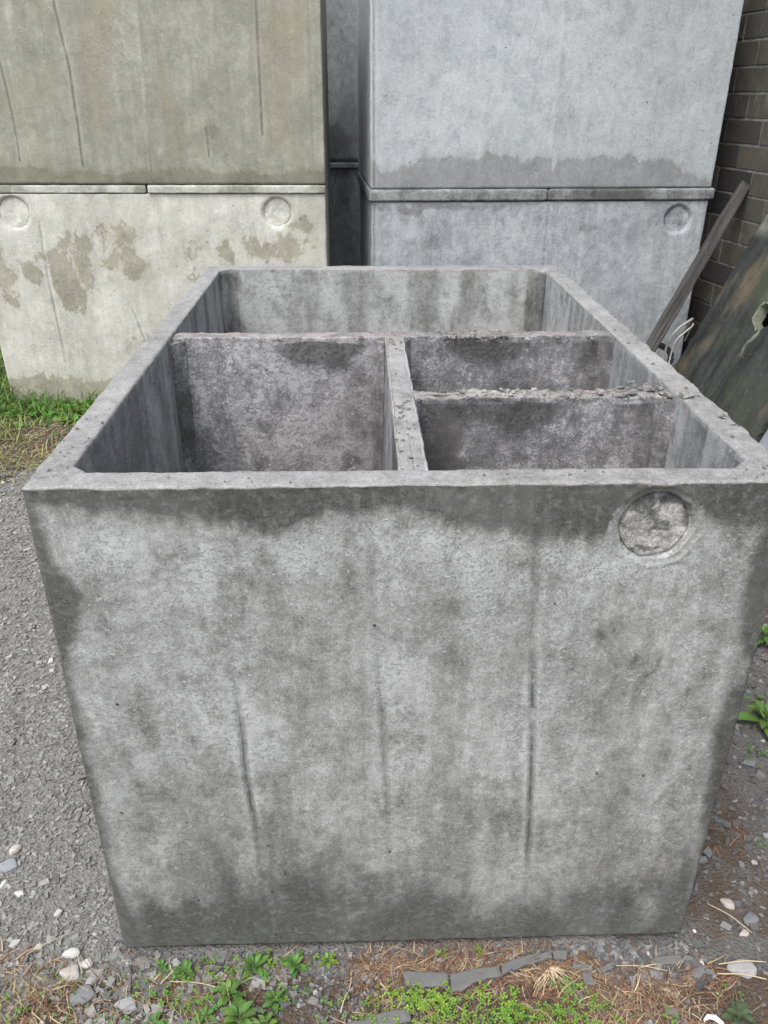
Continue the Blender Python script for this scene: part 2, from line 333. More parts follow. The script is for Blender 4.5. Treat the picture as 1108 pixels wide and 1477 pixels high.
kd = mesh_np('knockout_disc', dv+[cx, 0, cz], df, M['knock'], tank, {'wet_shade': ww, 'pale': np.clip(1.1-ww*1.4, 0, 1), 'line': np.zeros(len(dv))})

def wall_part(name, a, b, th_, z0, z1, mat, seed, parent, flareL=0., flareR=0., topamp=.004, step=.008, wetb=.30, halfend=True):
    """partition from a to b (xy centre line at its top), rough top"""
    a = np.array(a, float); b = np.array(b, float); l = np.linalg.norm(b-a); e = (b-a)/l; nrm_ = np.array([-e[1], e[0]])
    n = int(l/step); m = 7
    c = rect_contour(0, -th_/2, l, th_/2, .004, (n, 6, n, 6), 2)
    zs = np.concatenate([np.linspace(z0, z1-.03, 60), np.linspace(z1-.026, z1-.004, 6)])
    Rr = []
    for zz in zs:
        k = c.copy(); fl = (z1-zz)/(z1-z0); k[:, 1] += np.where(k[:, 1] > 0, flareL*fl, -flareR*fl); Rr.append(ring(k, zz))
    cc = np.array([l/2, 0])
    for s_, dz in ((.98, 0), (.9, .0), (.6, .001), (.3, .001), (.05, .001)):
        k = c.copy(); k[:, 1] *= s_; Rr.append(ring(k, z1+dz))
    Vv, Ff = loft(Rr)
    q = Vv.copy(); Vv = rough_pos(Vv, .0016, 30, seed)
    tp = sstep(z1-.02, z1-.002, q[:, 2]); nz = fbm(q, 26, seed+5, 4); nb = fbm(q, 90, seed+6, 3)
    Vv[:, 2] += tp*((nz-.5)*2*topamp+(nb-.5)*topamp*1.3)
    Vv[:, 1] += np.exp(-((q[:, 2]-z1)/.007)**2)*(nb-.35)*topamp*2.2*np.sign(q[:, 1])*(nz > .45)
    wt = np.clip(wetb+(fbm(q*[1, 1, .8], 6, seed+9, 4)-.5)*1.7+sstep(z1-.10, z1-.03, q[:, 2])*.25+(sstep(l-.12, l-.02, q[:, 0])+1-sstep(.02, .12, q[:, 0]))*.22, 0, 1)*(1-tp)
    pl = sstep(.44, .6, fbm(q+5, 5, seed+14, 3))*.7
    w3 = np.c_[a[0]+Vv[:, 0]*e[0]+Vv[:, 1]*nrm_[0], a[1]+Vv[:, 0]*e[1]+Vv[:, 1]*nrm_[1], Vv[:, 2]]
    o = mesh_np(name, w3, Ff, mat, parent, {'wet_shade': wt, 'pale': pl, 'line': np.zeros(len(w3))})
    o.data.materials.append(M['trowel'] if topamp < .002 else M['mortar'])
    p = o.data.polygons; ce = np.zeros(len(p)*3, np.float32); p.foreach_get('center', ce); nm = np.zeros(len(p)*3, np.float32); p.foreach_get('normal', nm)
    mi = ((ce.reshape(-1, 3)[:, 2] > z1-.008) & (nm.reshape(-1, 3)[:, 2] > .6)).astype(np.int32); p.foreach_set('material_index', mi)
    return o
zt = 1.068
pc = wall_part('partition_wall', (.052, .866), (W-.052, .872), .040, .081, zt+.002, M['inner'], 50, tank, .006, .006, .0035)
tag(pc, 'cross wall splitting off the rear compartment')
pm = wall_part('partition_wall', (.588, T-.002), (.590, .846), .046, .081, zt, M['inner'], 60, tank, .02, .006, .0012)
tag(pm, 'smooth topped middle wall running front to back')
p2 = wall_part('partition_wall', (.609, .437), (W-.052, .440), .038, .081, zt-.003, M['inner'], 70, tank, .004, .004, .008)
tag(p2, 'short crumbly topped cross wall on the right half')
# thin burr ridges along the middle wall top and a pale edge strip
def burr(pts, r, name, mat, parent, seed):
    P = []; a, b = np.array(pts[0]), np.array(pts[1]); n = 90
    for i in range(n+1):
        p = a+(b-a)*i/n; p = p+np.array([(vnoise(p[None], 40, seed)[0]-.5)*.003, 0, (vnoise(p[None], 60, seed+1)[0]-.5)*.002]); P.append(p)
    Rr = [r*(.6+.8*vnoise(np.array([[i*.3, 0, 0]]), 1, seed+3)[0]) for i in range(n+1)]
    v, f = tube(P, Rr, 6); v = np.array([list(k) for k in v])
    return mesh_np(name, v, f, mat, parent, {'wet_shade': np.zeros(len(v)), 'pale': np.ones(len(v)), 'line': np.zeros(len(v))})
burr([(.5668, T, zt), (.569, .842, zt)], .0022, 'edge_burr', M['mortar'], pm, 4)
burr([(.6085, T, zt+.001), (.610, .842, zt+.001)], .0028, 'edge_burr', M['trowel'], pm, 8)
# fillets in the inner corners
def fillet(cx_, cy_, sx, sy, leg, zt_, seed):
    zs = np.linspace(.081, zt_-.002, 50); v = []; f = []
    for zz in zs:
        w_ = (vnoise(np.array([[cx_, cy_, zz]]), 20, seed)[0]-.5)*.002
        leg_ = leg*.62
        for (dx, dy) in ((-.002, -.002), (leg_+w_, -.002), (leg_*.5+w_, leg_*.5+w_), (-.002, leg_+w_)): v.append((cx_+sx*dx, cy_+sy*dy, zz))
    for i in range(len(zs)-1):
        for k in range(4): f.append([i*4+k, i*4+(k+1) % 4, (i+1)*4+(k+1) % 4, (i+1)*4+k])
    f.append([3, 2, 1, 0]); f.append([len(v)-4+k for k in range(4)])
    if sx*sy < 0: f = [k[::-1] for k in f]
    v = np.array(v)
    mesh_np('corner_fillet', v, f, M['inner'], tank, {'wet_shade': np.full(len(v), .5), 'pale': np.zeros(len(v)), 'line': np.zeros(len(v))}, smooth=False)
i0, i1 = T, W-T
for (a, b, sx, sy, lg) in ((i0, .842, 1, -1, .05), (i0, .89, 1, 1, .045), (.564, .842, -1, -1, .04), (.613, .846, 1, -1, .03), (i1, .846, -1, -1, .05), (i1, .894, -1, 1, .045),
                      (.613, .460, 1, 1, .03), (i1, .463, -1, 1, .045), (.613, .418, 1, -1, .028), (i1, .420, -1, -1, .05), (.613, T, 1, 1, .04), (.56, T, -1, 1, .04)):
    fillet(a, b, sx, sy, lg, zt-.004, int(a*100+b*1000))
# crumbs: rough lumps of mortar along the broken partition tops
def lump(c, s, flat=.6, seed=0, tint=None):
    v = []
    for a in (-1, 1):
        for b in (-1, 1):
            for d in (-1, 1): v.append([a*(.5+random.random()*.55), b*(.5+random.random()*.55), d*(.45+random.random()*.6)*flat])
    v = np.array(v)*s*.5; t = random.random()*6.28; ct, st = math.cos(t), math.sin(t); tl = random.uniform(-.5, .5)
    Rz = np.array([[ct, -st, 0], [st, ct, 0], [0, 0, 1]]); Rx = np.array([[1, 0, 0], [0, math.cos(tl), -math.sin(tl)], [0, math.sin(tl), math.cos(tl)]])
    return (v@Rx.T)@Rz.T+np.array(c)
LF = [[0, 1, 3, 2], [4, 6, 7, 5], [0, 4, 5, 1], [2, 3, 7, 6], [0, 2, 6, 4], [1, 5, 7, 3]]
def crumbs(name, spots, mat, parent, smooth=False):
    mb = MB()
    for (c, s, fl) in spots: mb.add(lump(c, s, fl), LF)
    o = mb.build(name, mat, parent, smooth)
    return o
sp = []
for k in range(230):
    t = random.betavariate(1.6, 1.2); xx = .63+t*.49; s = random.choice([.003, .004, .005, .007, .012]); yy = .439+random.gauss(0, .010)
    sp.append(((xx, yy, zt-.003+random.uniform(0, .004)), s, random.uniform(.15, .45)))
for k in range(40): sp.append(((random.uniform(1.03, 1.12), .442+random.gauss(0, .016), zt+random.uniform(-.002, .006)), random.uniform(.006, .020), .3))
tag(crumbs('mortar_crumbs', sp, M['mortar'], p2), kind='stuff')
sp = []
for k in range(260):
    xx = random.choice([random.uniform(.06, .6), random.gauss(.80, .06), random.uniform(.62, 1.12), random.gauss(.80, .05)]); s = random.choice([.003, .004, .006, .009, .012])
    sp.append(((min(max(xx, .06), 1.12), .869+random.choice([-.021, .019, 0])+random.gauss(0, .006), zt+random.uniform(-.003, .004)), s, random.uniform(.25, .7)))
tag(crumbs('mortar_crumbs', sp, M['mortar'], pc), kind='stuff')
dn = NT('dark_debris'); M['debris'] = dn.fin(dn.mix(dn.noise(dn.co, 90), (.07, .065, .06), (.2, .19, .175)), .9)
sp = []
for k in range(60):
    yy = random.choice([random.gauss(.22, .07), random.gauss(.34, .05), random.uniform(.06, .84), random.gauss(.80, .015)])
    yy = min(max(yy, .06), .84); sp.append(((random.uniform(.571, .606) if random.random() < .5 else random.gauss(.582, .008), yy, zt+.002), random.choice([.002, .003, .004, .005, .008]), .3))
for k in range(26):
    yy = random.uniform(.02, .9)**1.2; sp.append(((W-random.uniform(.004, .05), yy, H+.0018), random.choice([.002, .003, .004, .007]), .3))
for k in range(10): sp.append(((random.uniform(.8, 1.16), random.uniform(.004, .05), H+.002), random.choice([.003, .004, .006]), .5))
for k in range(10): sp.append(((random.uniform(.02, .8), random.uniform(.004, .05), H+.002), random.choice([.003, .004]), .5))
for k in range(14): sp.append(((random.uniform(.004, .05), random.uniform(.05, .35), H+.002), random.choice([.003, .005]), .5))
lo = crumbs('concrete_debris', sp, M['debris'], None); lo.location = tank.location; lo.rotation_euler = tank.rotation_euler
tag(lo, 'dark crumbs of debris scattered on the rim and middle wall of the open tank', 'debris', kind='stuff')
# lighter loose chips on the right rim
for (xx, yy, s, lab) in ((1.135, .375, .026, 'largest pale mortar chip lying on the right rim beside the crumbly cross wall'), (1.160, .262, .016, 'small flat mortar chip on the outer edge of the right rim')):
    mb = MB(); mb.add(lump((0, 0, 0), s, .35), LF); mb.add(lump((s*.3, s*.25, .003), s*.5, .4), LF)
    o = mb.build('mortar_chip', M['mortar']); o.matrix_world = Matrix.Translation(tank.location) @ Matrix.Rotation(A0, 4, 'Z') @ Matrix.Translation((xx, yy, H+.0055)); tag(o, lab, 'mortar chip')

# --- stacked tanks behind ------------------------------------------------------
def closed_tank(label, loc, rz, W, L, H, mat, wetfn, palefn=None, lines=(), discs=(), group=None, seed=0, step=.012, draft=0.):
    t = thing('septic_tank', label, 'concrete tank', loc, rz, group)
    zo = np.linspace(.0, H, int(H/step)); zi = np.linspace(.08, H, 12)
    R = tank_rings(W, L, H, .055, (int(W/step), 50, 40, 50), 5, zo, zi, rc=.009, rb=.006)
    V, F = loft(R); V0 = V.copy(); x, y, z = V0.T
    V = rough_pos(V, .0022, 14, seed)
    fr = (y < .01) & (z < H-.003); idx = np.where(fr)[0]; P2 = np.c_[x[idx], z[idx]]
    line = np.zeros(len(V))
    for poly, hw, amp, st in lines:
        d, tt = poly_dist(P2, poly); fade = sstep(0, .35, tt)*(1-sstep(.9, 1, tt)) if st > 0 else 1-sstep(.85, 1, tt)
        g = np.exp(-(d/hw)**2)*fade; V[idx, 1] += g*amp
    for (cx, cz, r, dep) in discs:
        rr = np.hypot(P2[:, 0]-cx, P2[:, 1]-cz); V[idx, 1] += dep*(1-sstep(r-.004, r+.010, rr)); 
        line[idx] = np.maximum(line[idx], .45*np.exp(-((rr-r)/.006)**2)*(P2[:, 1] > cz-.02))
    wet_shade = np.full(len(V), .1); pale = np.zeros(len(V))
    wet_shade[fr] = wetfn(x[fr], z[fr]); 
    if palefn: pale[fr] = palefn(x[fr], z[fr])
    ldist = np.full(len(V), .2); lstr = np.zeros(len(V))
    if lines:
        a_, b_ = line_attr(x[fr], z[fr], [(pl_, [(min(q[1] for q in pl_), abs(st)*1.5), (max(q[1] for q in pl_), abs(st)*1.2)]) for pl_, hw, amp, st in lines]); ldist[fr] = a_; lstr[fr] = b_
    mesh_np('shell', V, F, mat, t, {'wet_shade': wet_shade, 'pale': pale, 'line': line, 'ldist': ldist, 'lstr': lstr})
    for (cx, cz, r, dep) in discs:
        th = np.linspace(0, 2*math.pi, 41)[:-1]; rs = np.linspace(0, r-.002, 9)[1:]
        dv = [(0., 0., 0.)]+[(q*math.cos(a), 0., q*math.sin(a)) for q in rs for a in th]
        df = [[0, 1+k, 1+(k+1) % 40] for k in range(40)]+[[1+(i+1)*40+k, 1+(i+1)*40+(k+1) % 40, 1+i*40+(k+1) % 40, 1+i*40+k] for i in range(7) for k in range(40)]
        dv = np.array(dv); dv[:, 1] = dep*.75+(fbm(dv+cx, 30, 5, 3)-.5)*.012-.002
        dv += [cx, 0, cz]; mesh_np('knockout_disc', dv, df, mat, t, {'wet_shade': np.full(len(dv), .15), 'pale': np.full(len(dv), .3), 'line': np.zeros(len(dv))})
    return t
def slab_box(name, x0, y0, z0, x1, y1, z1, mat, seed, r=.006, step=.02, amp=.002, parent=None):
    c = rect_contour(x0, y0, x1, y1, r, (max(3, int((x1-x0)/step)), max(3, int((y1-y0)/step)), max(3, int((x1-x0)/step)), max(3, int((y1-y0)/step))), 2)
    ce = np.array([(x0+x1)/2, (y0+y1)/2]); R = []
    hw = np.array([(x1-x0)/2, (y1-y0)/2])
    def ins(d): return ce+(c-ce)*((hw-d)/hw)
    R.append(ring(ins(r), z0)); R.append(ring(c, z0+r*.6))
    for q in np.linspace(z0+r, z1-r, 4): R.append(ring(c, q))
    R.append(ring(ins(r*.3), z1-r*.3)); R.append(ring(ins(r), z1))
    for q in (.1, .25, .5, .75): R.append(ring(ins(r+(hw.min()-r)*q), z1))
    V, F = loft(R); V = rough_pos(V, amp, 22, seed)
    wet_shade = np.clip(fbm(V, 5, seed, 3)*1.3-.25, 0, 1)
    return mesh_np(name, V, F, mat, parent, {'wet_shade': wet_shade, 'pale': np.zeros(len(V)), 'line': np.zeros(len(V))})
GL = 'tanks stacked in the rows behind'
LX, LY, LH, LID = -2.130, 4.40, 1.128, .042
LA = .042
BW = 1.82
def wet_low(x, z):
    w = blob(x, z, [(.10, .72, .09, .13, .7), (.27, .76, .07, .08, .62), (.42, .72, .08, .22, .66), (.54, .82, .06, .16, .66), (.72, .86, .1, .13, .72), (.80, .76, .09, .08, .66), (.66, .94, .03, .06, .55), (1.15, .9, .08, .08, .5), (1.3, .80, .09, .09, .58), (1.45, .84, .10, .08, .55), (1.62, .85, .12, .1, .55), (1.7, .97, .1, .06, .5), (1.2, .7, .1, .08, .5), (.88, .33, .14, .08, .5), (.75, .36, .06, .05, .45)])
    return np.maximum(w, sd(.17-z, .12)*.85)
tl = closed_tank('cream concrete tank with two round discs and olive stains, bottom of the left stack', (LX, LY, 0), LA, BW, 1.2, LH, M['left_low'], wet_low, None,
    [([(.336, 1.0), (.33, .85), (.327, .703), (.34, .4), (.34, .243)], .006, .003, -.5), ([(.75, .55), (.8, .35)], .004, .002, .5), ([(.95, 1.0), (.95, .5)], .006, -.002, -.12)],
    [(.215, 1.037, .075, .024), (1.567, 1.037, .069, .024)], GL, 3)
def wet_up(x, z):
    e = .075+.02*np.sin(x*7)+.012*np.sin(x*23)
    return np.maximum(sd(e-z, .12)*.9, blob(x, z, [(1.15, .2, .12, .1, .42), (1.3, .3, .1, .3, .36), (.7, .25, .1, .1, .3)]))
tu = closed_tank('olive grey concrete tank with thin curved form lines, on top of the left stack', (LX+.003, LY-.004, LH+LID+.004), LA, BW, 1.2, 1.1, M['left_up'], wet_up, None,
    [([(1.76, 1.0), (1.76, .05)], .006, .002, -.2), ([(.56, 1.0), (.583, .80), (.609, .517), (.608, .213), (.602, .085)], .006, .004, -.6), ([(.27, .8), (.282, .631), (.295, .456), (.302, .243), (.295, .1)], .006, .004, -.55), ([(.985, .95), (.974, .802), (.963, .489), (.946, .151), (.94, .05)], .008, -.004, -.2),
     ([(1.518, .95), (1.517, .804), (1.514, .462), (1.511, .223)], .004, .003, -.6), ([(1.236, .26), (1.238, .13)], .003, .003, .6)], [], GL, 5)
for (a, b, lab) in ((-.004, .905, 'left half of the thin pale lid between the two tanks of the left stack'), (.915, BW+.003, 'right half of the thin pale lid between the two tanks of the left stack')):
    o = slab_box('concrete_lid', a, -.004 if a < 0 else -.012, .003, b, 1.2, LID, M['lid_l'], int(a*50)+60); o.location = (LX, LY, LH); o.rotation_euler = (0, 0, LA); tag(o, lab, 'concrete lid', 'lids between stacked tanks')
RX, RY, RA = -.075, 4.6, .087
RH = 1.088
def wet_ru(x, z):
    e = band(x, [0, .05, .1, .2, .27, .295, .34, .45, .6, .653, .7, .75, .842, .96, .975, .99, 1.16, 1.232, 1.26, 1.275, 1.5, 1.66, 1.70, 1.8], [.17, .11, .09, .11, .14, .17, .15, .15, .165, .175, .165, .15, .155, .15, .04, .15, .15, .17, .155, .15, .15, .14, .07, .04])
    e = e+(fbm(np.c_[x, z*.2, x*0], 18, 77, 5, .65)-.5)*.11*(x < 1.72); return np.maximum(sd(e-z, .10), blob(x, z, [(1.04, .33, .05, .05, .52), (1.5, .45, .05, .2, .38), (.2, .6, .15, .2, .3), (1.45, .8, .15, .15, .36)]))
tru = closed_tank('pale bluish concrete tank with a jagged damp band, on top of the right stack', (RX-.004, RY-.004, RH+.052), RA, 1.87, 1.18, 1.15, M['right_up'], wet_ru, lambda x, z: blob(x, z, [(.35, .4, .3, .2, .5), (1., .6, .3, .3, .4)]), [([(.965, 1.1), (.965, .1)], .01, -.003, -.06), ([(.018, 1.1), (.018, .02)], .006, .004, -.5)], [], GL, 15)
trl = closed_tank('blue grey concrete tank with one round disc, at the bottom of the right stack', (RX, RY, 0), RA, 1.865, 1.18, RH-.016, M['right_low'],
    lambda x, z: np.maximum(blob(x, z, [(.35, 1.05, .5, .03, .6), (.3, .85, .15, .12, .4), (.55, .8, .1, .2, .4), (1.2, .93, .2, .06, .45), (1.0, 1.0, .2, .04, .4)]), (1-sstep(.1, .2, z))*.7), lambda x, z: blob(x, z, [(.2, .95, .1, .15, .7), (.75, .9, .12, .15, .6)]),
    [([(.965, 1.05), (.965, .2)], .006, .003, -.3), ([(.33, 1.0), (.33, .2)], .005, .002, -.2), ([(.016, 1.06), (.018, .1)], .010, .006, -.35)], [(1.705, .975, .069, .026)], GL, 25)
for (a, b, lab) in ((-.012, .955, 'left half of the grey lid under the pale bluish tank'), (.9575, 1.888, 'right half of the grey lid under the pale bluish tank, black stained')):
    o = slab_box('concrete_lid', a, -.012, .002, b, 1.19, .064, M['lid_r'], int(a*50)+90, r=.012); o.location = (RX, RY, RH-.016+.002); o.rotation_euler = (0, 0, RA); tag(o, lab, 'concrete lid', 'lids between stacked tanks')
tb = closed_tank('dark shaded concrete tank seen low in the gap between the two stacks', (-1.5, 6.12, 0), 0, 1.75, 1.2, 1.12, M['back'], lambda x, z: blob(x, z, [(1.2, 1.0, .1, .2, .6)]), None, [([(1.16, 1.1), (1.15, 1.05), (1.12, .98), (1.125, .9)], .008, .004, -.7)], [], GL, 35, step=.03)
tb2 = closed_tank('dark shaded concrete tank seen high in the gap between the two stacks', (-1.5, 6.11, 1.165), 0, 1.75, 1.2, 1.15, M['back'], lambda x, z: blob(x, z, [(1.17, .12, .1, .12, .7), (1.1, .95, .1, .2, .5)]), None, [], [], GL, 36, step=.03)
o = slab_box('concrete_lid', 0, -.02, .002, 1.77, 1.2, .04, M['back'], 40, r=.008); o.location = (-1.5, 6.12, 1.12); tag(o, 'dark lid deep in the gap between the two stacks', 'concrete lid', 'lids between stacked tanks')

# --- brick wall ------------------------------------------------------------------
WA = math.pi/2+.1974
wall = thing('brick_wall', 'brick wall of large tan and black bricks running back beside the right stack', 'wall', (1.986, 4.7, 0), WA)
bn = NT('brick'); tc = bn.attr('tint', True); v = bn.co
bcol = bn.mix(bn.ramp(bn.noise(v, 9, 7, .65), .3, .7, 0, .55), tc, (.05, .045, .042)); bcol = bn.mix(bn.mth('MULTIPLY', bn.ramp(bn.noise(bn.mapping((1, 1, .25)), 22, 6, .7), .56, .7), .35), bcol, (.34, .34, .32))
bcol = bn.mix(.5, bn.mix(.25, bcol, (.02, .02, .02)), bn.mix(bn.noise(v, 120, 4, .7), (.6, .6, .6), (1.4, 1.4, 1.4)), 'MULTIPLY')
M['brick'] = bn.fin(bcol, .85, bn.bump(bn.noise(v, 80, 6, .7), .004))
mn = NT('brick_mortar'); M['bm'] = mn.fin(mn.mix(mn.ramp(mn.noise(mn.co, 14, 6, .7), .35, .65), (.12, .12, .117), (.27, .27, .26)), .95, mn.bump(mn.noise(mn.co, 90, 5, .7), .004))
mb = MB(); bl, bh = .322, .125
pal = [((.135, .122, .096), 5), ((.115, .108, .085), 3), ((.045, .043, .045), 3), ((.032, .031, .034), 2), ((.075, .067, .062), 3), ((.10, .098, .085), 2)]
pool = [c for c, k in pal for _ in range(k)]
fixed = {}
br = random.Random(5)
for r in range(-1, 27):
    z0 = 1.6-bh*12-bh+r*bh+.0
    par = (r % 2)
    for k in range(-10, 18):
        s0 = k*bl+(.018 if par == 1 else .179)
        x0, x1 = s0+.005+br.uniform(-.003, .003), s0+bl-.005+br.uniform(-.003, .003); zz0, zz1 = z0+.006, z0+bh-.006
        d = br.uniform(-.001, .0015); b = .0025
        col = np.array(br.choice(pool))*br.uniform(.8, 1.2)
        # box with chamfered face; the wall's visible face looks along +y of its frame (towards the tanks)
        v_ = [(x0, -.02, zz0), (x1, -.02, zz0), (x1, -.02, zz1), (x0, -.02, zz1), (x0, .0065+d, zz0), (x1, .0065+d, zz0), (x1, .0065+d, zz1), (x0, .0065+d, zz1), (x0+b, .008+d, zz0+b), (x1-b, .008+d, zz0+b), (x1-b, .008+d, zz1-b), (x0+b, .008+d, zz1-b)]
        f_ = [[0, 1, 2, 3], [1, 0, 4, 5], [2, 1, 5, 6], [3, 2, 6, 7], [0, 3, 7, 4], [5, 4, 8, 9], [6, 5, 9, 10], [7, 6, 10, 11], [4, 7, 11, 8], [9, 8, 11, 10]]
        mb.add(v_, f_, col)
mb.build('brickwork', M['brick'], wall)
g = MB(); g.add([(-3.4, -.12, -.3), (6, -.12, -.3), (6, .0045, -.3), (-3.4, .0045, -.3), (-3.4, -.12, 3.4), (6, -.12, 3.4), (6, .0045, 3.4), (-3.4, .0045, 3.4)], [[0, 3, 2, 1], [4, 5, 6, 7], [0, 1, 5, 4], [1, 2, 6, 5], [2, 3, 7, 6], [3, 0, 4, 7]])
g.build('mortar_bed', M['bm'], wall)

# --- mossy slab leaning on the wall -----------------------------------------------
Tt = Vector((2.0166, 4.5470, 1.05)); Gf = Vector((1.5433, 4.4524, 0.)); wd = Vector((math.cos(WA), math.sin(WA), 0))
dn_ = (Gf-Tt).normalized(); wn = wd.cross(dn_).normalized()      # face normal
if wn.x > 0: wn = -wn
ms = NT('mossy_concrete'); v = ms.co
st = ms.noise(ms.mapping((1.6, .22, 1)), 9, 7, .65, .3)
c = ms.mix(ms.ramp(st, .3, .7), (.014, .018, .019), (.05, .056, .052)); gr = ms.noise(ms.mapping(loc=(3, 1, 2)), 2.6, 5, .6)
c = ms.mix(ms.mth('MULTIPLY', ms.ramp(gr, .5, .7), .6), c, (.06, .075, .042)); c = ms.mix(ms.mth('MULTIPLY', ms.ramp(ms.noise(ms.mapping((1, .4, 1), (7, 2, 1)), 4, 6, .6), .54, .7), .7), c, (.15, .12, .08))
c = ms.mix(ms.mth('MULTIPLY', ms.ramp(ms.noise(v, 32, 7, .75), .56, .7), .35), c, (.2, .2, .18)); c = ms.mix(ms.mth('MULTIPLY', ms.attr('pale'), .9), c, (.3, .32, .24))
c = ms.mix(.6, c, ms.mix(ms.noise(v, 110, 5, .75), (.55, .55, .55), (1.5, 1.5, 1.5)), 'MULTIPLY')
M['moss'] = ms.fin(c, .9, ms.bump(ms.mth('ADD', ms.noise(v, 45, 7, .75), ms.mth('MULTIPLY', st, .6)), .008))
# local frame: x = along wall towards camera, y = down the slope, z = face normal
Ls, Ds, hx, hy, hr = .872, 1.155, .446, .485, .066
nx, ny = 110, 146; gx = np.linspace(0, Ls, nx); gy = np.linspace(0, Ds, ny); Gx, Gy = np.meshgrid(gx, gy, indexing='ij')
P = np.c_[Gx.ravel(), Gy.ravel(), np.zeros(nx*ny)]
rr = np.hypot(P[:, 0]-hx, P[:, 1]-hy); an = np.arctan2(P[:, 1]-hy, P[:, 0]-hx)
hrr = hr*(1+.25*(vnoise(np.c_[np.cos(an), np.sin(an), an*0]*1.0+5, 2.2, 3)-.5))
keep = (rr > hrr*.97).reshape(nx, ny)
m_ = (rr < hrr*1.2) & (rr > hrr*.5); P[m_, 0] = hx+np.cos(an[m_])*hrr[m_]*np.maximum(1, rr[m_]/hrr[m_]); P[m_, 1] = hy+np.sin(an[m_])*hrr[m_]*np.maximum(1, rr[m_]/hrr[m_])
ed = np.minimum.reduce([P[:, 0], Ls-P[:, 0], P[:, 1], Ds-P[:, 1]])
for k, (lo_, hi_) in ((0, (0, Ls)), (1, (0, Ds))):
    P[:, k] += (fbm(P+k*3, 28, 5+k, 4)-.5)*.03*(ed < .001)
Q = P.copy(); P[:, 2] = (fbm(Q, 9, 2, 4)-.5)*.012-.012*np.exp(-(ed/.012)**2)
Pb = P.copy(); Pb[:, 2] -= .06
id_ = np.arange(nx*ny).reshape(nx, ny); F = []
full = np.zeros((nx-1, ny-1), bool)
for i in range(nx-1):
    for j in range(ny-1):
        if keep[i, j] and keep[i+1, j] and keep[i, j+1] and keep[i+1, j+1]: full[i, j] = True
N = nx*ny
for i in range(nx-1):
    for j in range(ny-1):
        if not full[i, j]: continue
        a, b, c_, d = id_[i, j], id_[i+1, j], id_[i+1, j+1], id_[i, j+1]
        F.append([a, b, c_, d]); F.append([N+d, N+c_, N+b, N+a])
        for (p, q, di, dj) in ((a, b, 0, -1), (b, c_, 1, 0), (c_, d, 0, 1), (d, a, -1, 0)):
            ii, jj = i+di, j+dj
            if ii < 0 or jj < 0 or ii >= nx-1 or jj >= ny-1 or not full[ii, jj]: F.append([q, p, N+p, N+q])
pl = blob(P[:, 0], P[:, 1], [(.44, .58, .006, .07, .7), (.45, .42, .05, .03, .3), (.06, .02, .05, .03, 1), (.1, .05, .1, .05, .6)])*(.4+fbm(Q, 25, 3, 3)); pl = np.where((np.abs(rr-hrr) < .012) & (P[:, 0] < hx+.0), .8, pl)
slab = mesh_np('concrete_slab', np.r_[P, Pb], F, M['moss'], None, {'pale': np.r_[pl, pl]}, smooth=False)
# make axes right handed: x=-wd, y=dn_, z = x cross y
xa = -wd; ya = dn_; za = xa.cross(ya).normalized()
if za.x > 0: za = -za
Mx = Matrix(((xa.x, ya.x, za.x, Tt.x), (xa.y, ya.y, za.y, Tt.y), (xa.z, ya.z, za.z, Tt.z), (0, 0, 0, 1))); slab.matrix_world = Mx
tag(slab, 'mossy blackened concrete slab with a round hole leaning against the brick wall', 'concrete slab')
# pale board by the slab's near end
pb = NT('painted_board'); M['board'] = pb.fin(pb.mix(pb.noise(pb.mapping((1, .1, 1)), 20, 5, .6), (.17, .19, .21), (.27, .3, .33)), .7, pb.bump(pb.noise(pb.co, 60), .001))
bo = slab_box('pale_board', .885, .35, -.05, 1.25, 1.15, -.02, M['board'], 70, r=.004, amp=.0015); bo.matrix_world = Mx
tag(bo, 'pale blue grey board standing in front of the mossy slab at the right edge', 'board')

# --- timber leaning ---------------------------------------------------------------
a = Vector((.955, 3.853, .0)); a = Vector((1.075, 3.853, .03)); b = Vector((1.965, 4.742, 1.155)); l = (b-a).length
tn = NT('weathered_timber'); v = tn.co
g1 = tn.noise(tn.mapping((1, 1, .04)), 60, 6, .65, .4); c = tn.mix(tn.ramp(g1, .3, .7), (.022, .021, .021), (.072, .068, .067)); c = tn.mix(tn.mth('MULTIPLY', tn.ramp(tn.noise(tn.mapping((1, 1, .5)), 26, 7, .75), .55, .68), .5), c, (.11, .093, .088))
M['timber'] = tn.fin(c, .9, tn.bump(tn.mth('ADD', g1, tn.noise(v, 70, 5, .7)), .005))
n = 60; c0 = rect_contour(-.033, -.024, .033, .024, .007, (9, 6, 9, 6), 2); Rr = []
for i in range(n+1):
    t = i/n; s = 1-.12*sstep(.85, 1, np.array([t]))[0]; off = np.array([.006*math.sin(t*5), .004*math.sin(t*7+1)]); Rr.append(ring(c0*s+off, t*l))
V, F = loft(Rr); V = rough_pos(V, .003, 16, 8); V[:, 2] += np.where(V[:, 2] > l-.03, (fbm(V, 60, 4, 3)-.5)*.03, 0)
tm = mesh_np('timber_post', V, F, M['timber'], None); zx = (b-a).normalized(); fc = Vector((-.35, -.94, 0)); yx = (-(fc-zx*fc.dot(zx))).normalized(); xx = yx.cross(zx).normalized()
tm.matrix_world = Matrix(((xx.x, yx.x, zx.x, a.x), (xx.y, yx.y, zx.y, a.y), (xx.z, yx.z, zx.z, a.z), (0, 0, 0, 1)))
tag(tm, 'weathered dark timber leaning across the blue grey tank against the brick wall', 'timber')

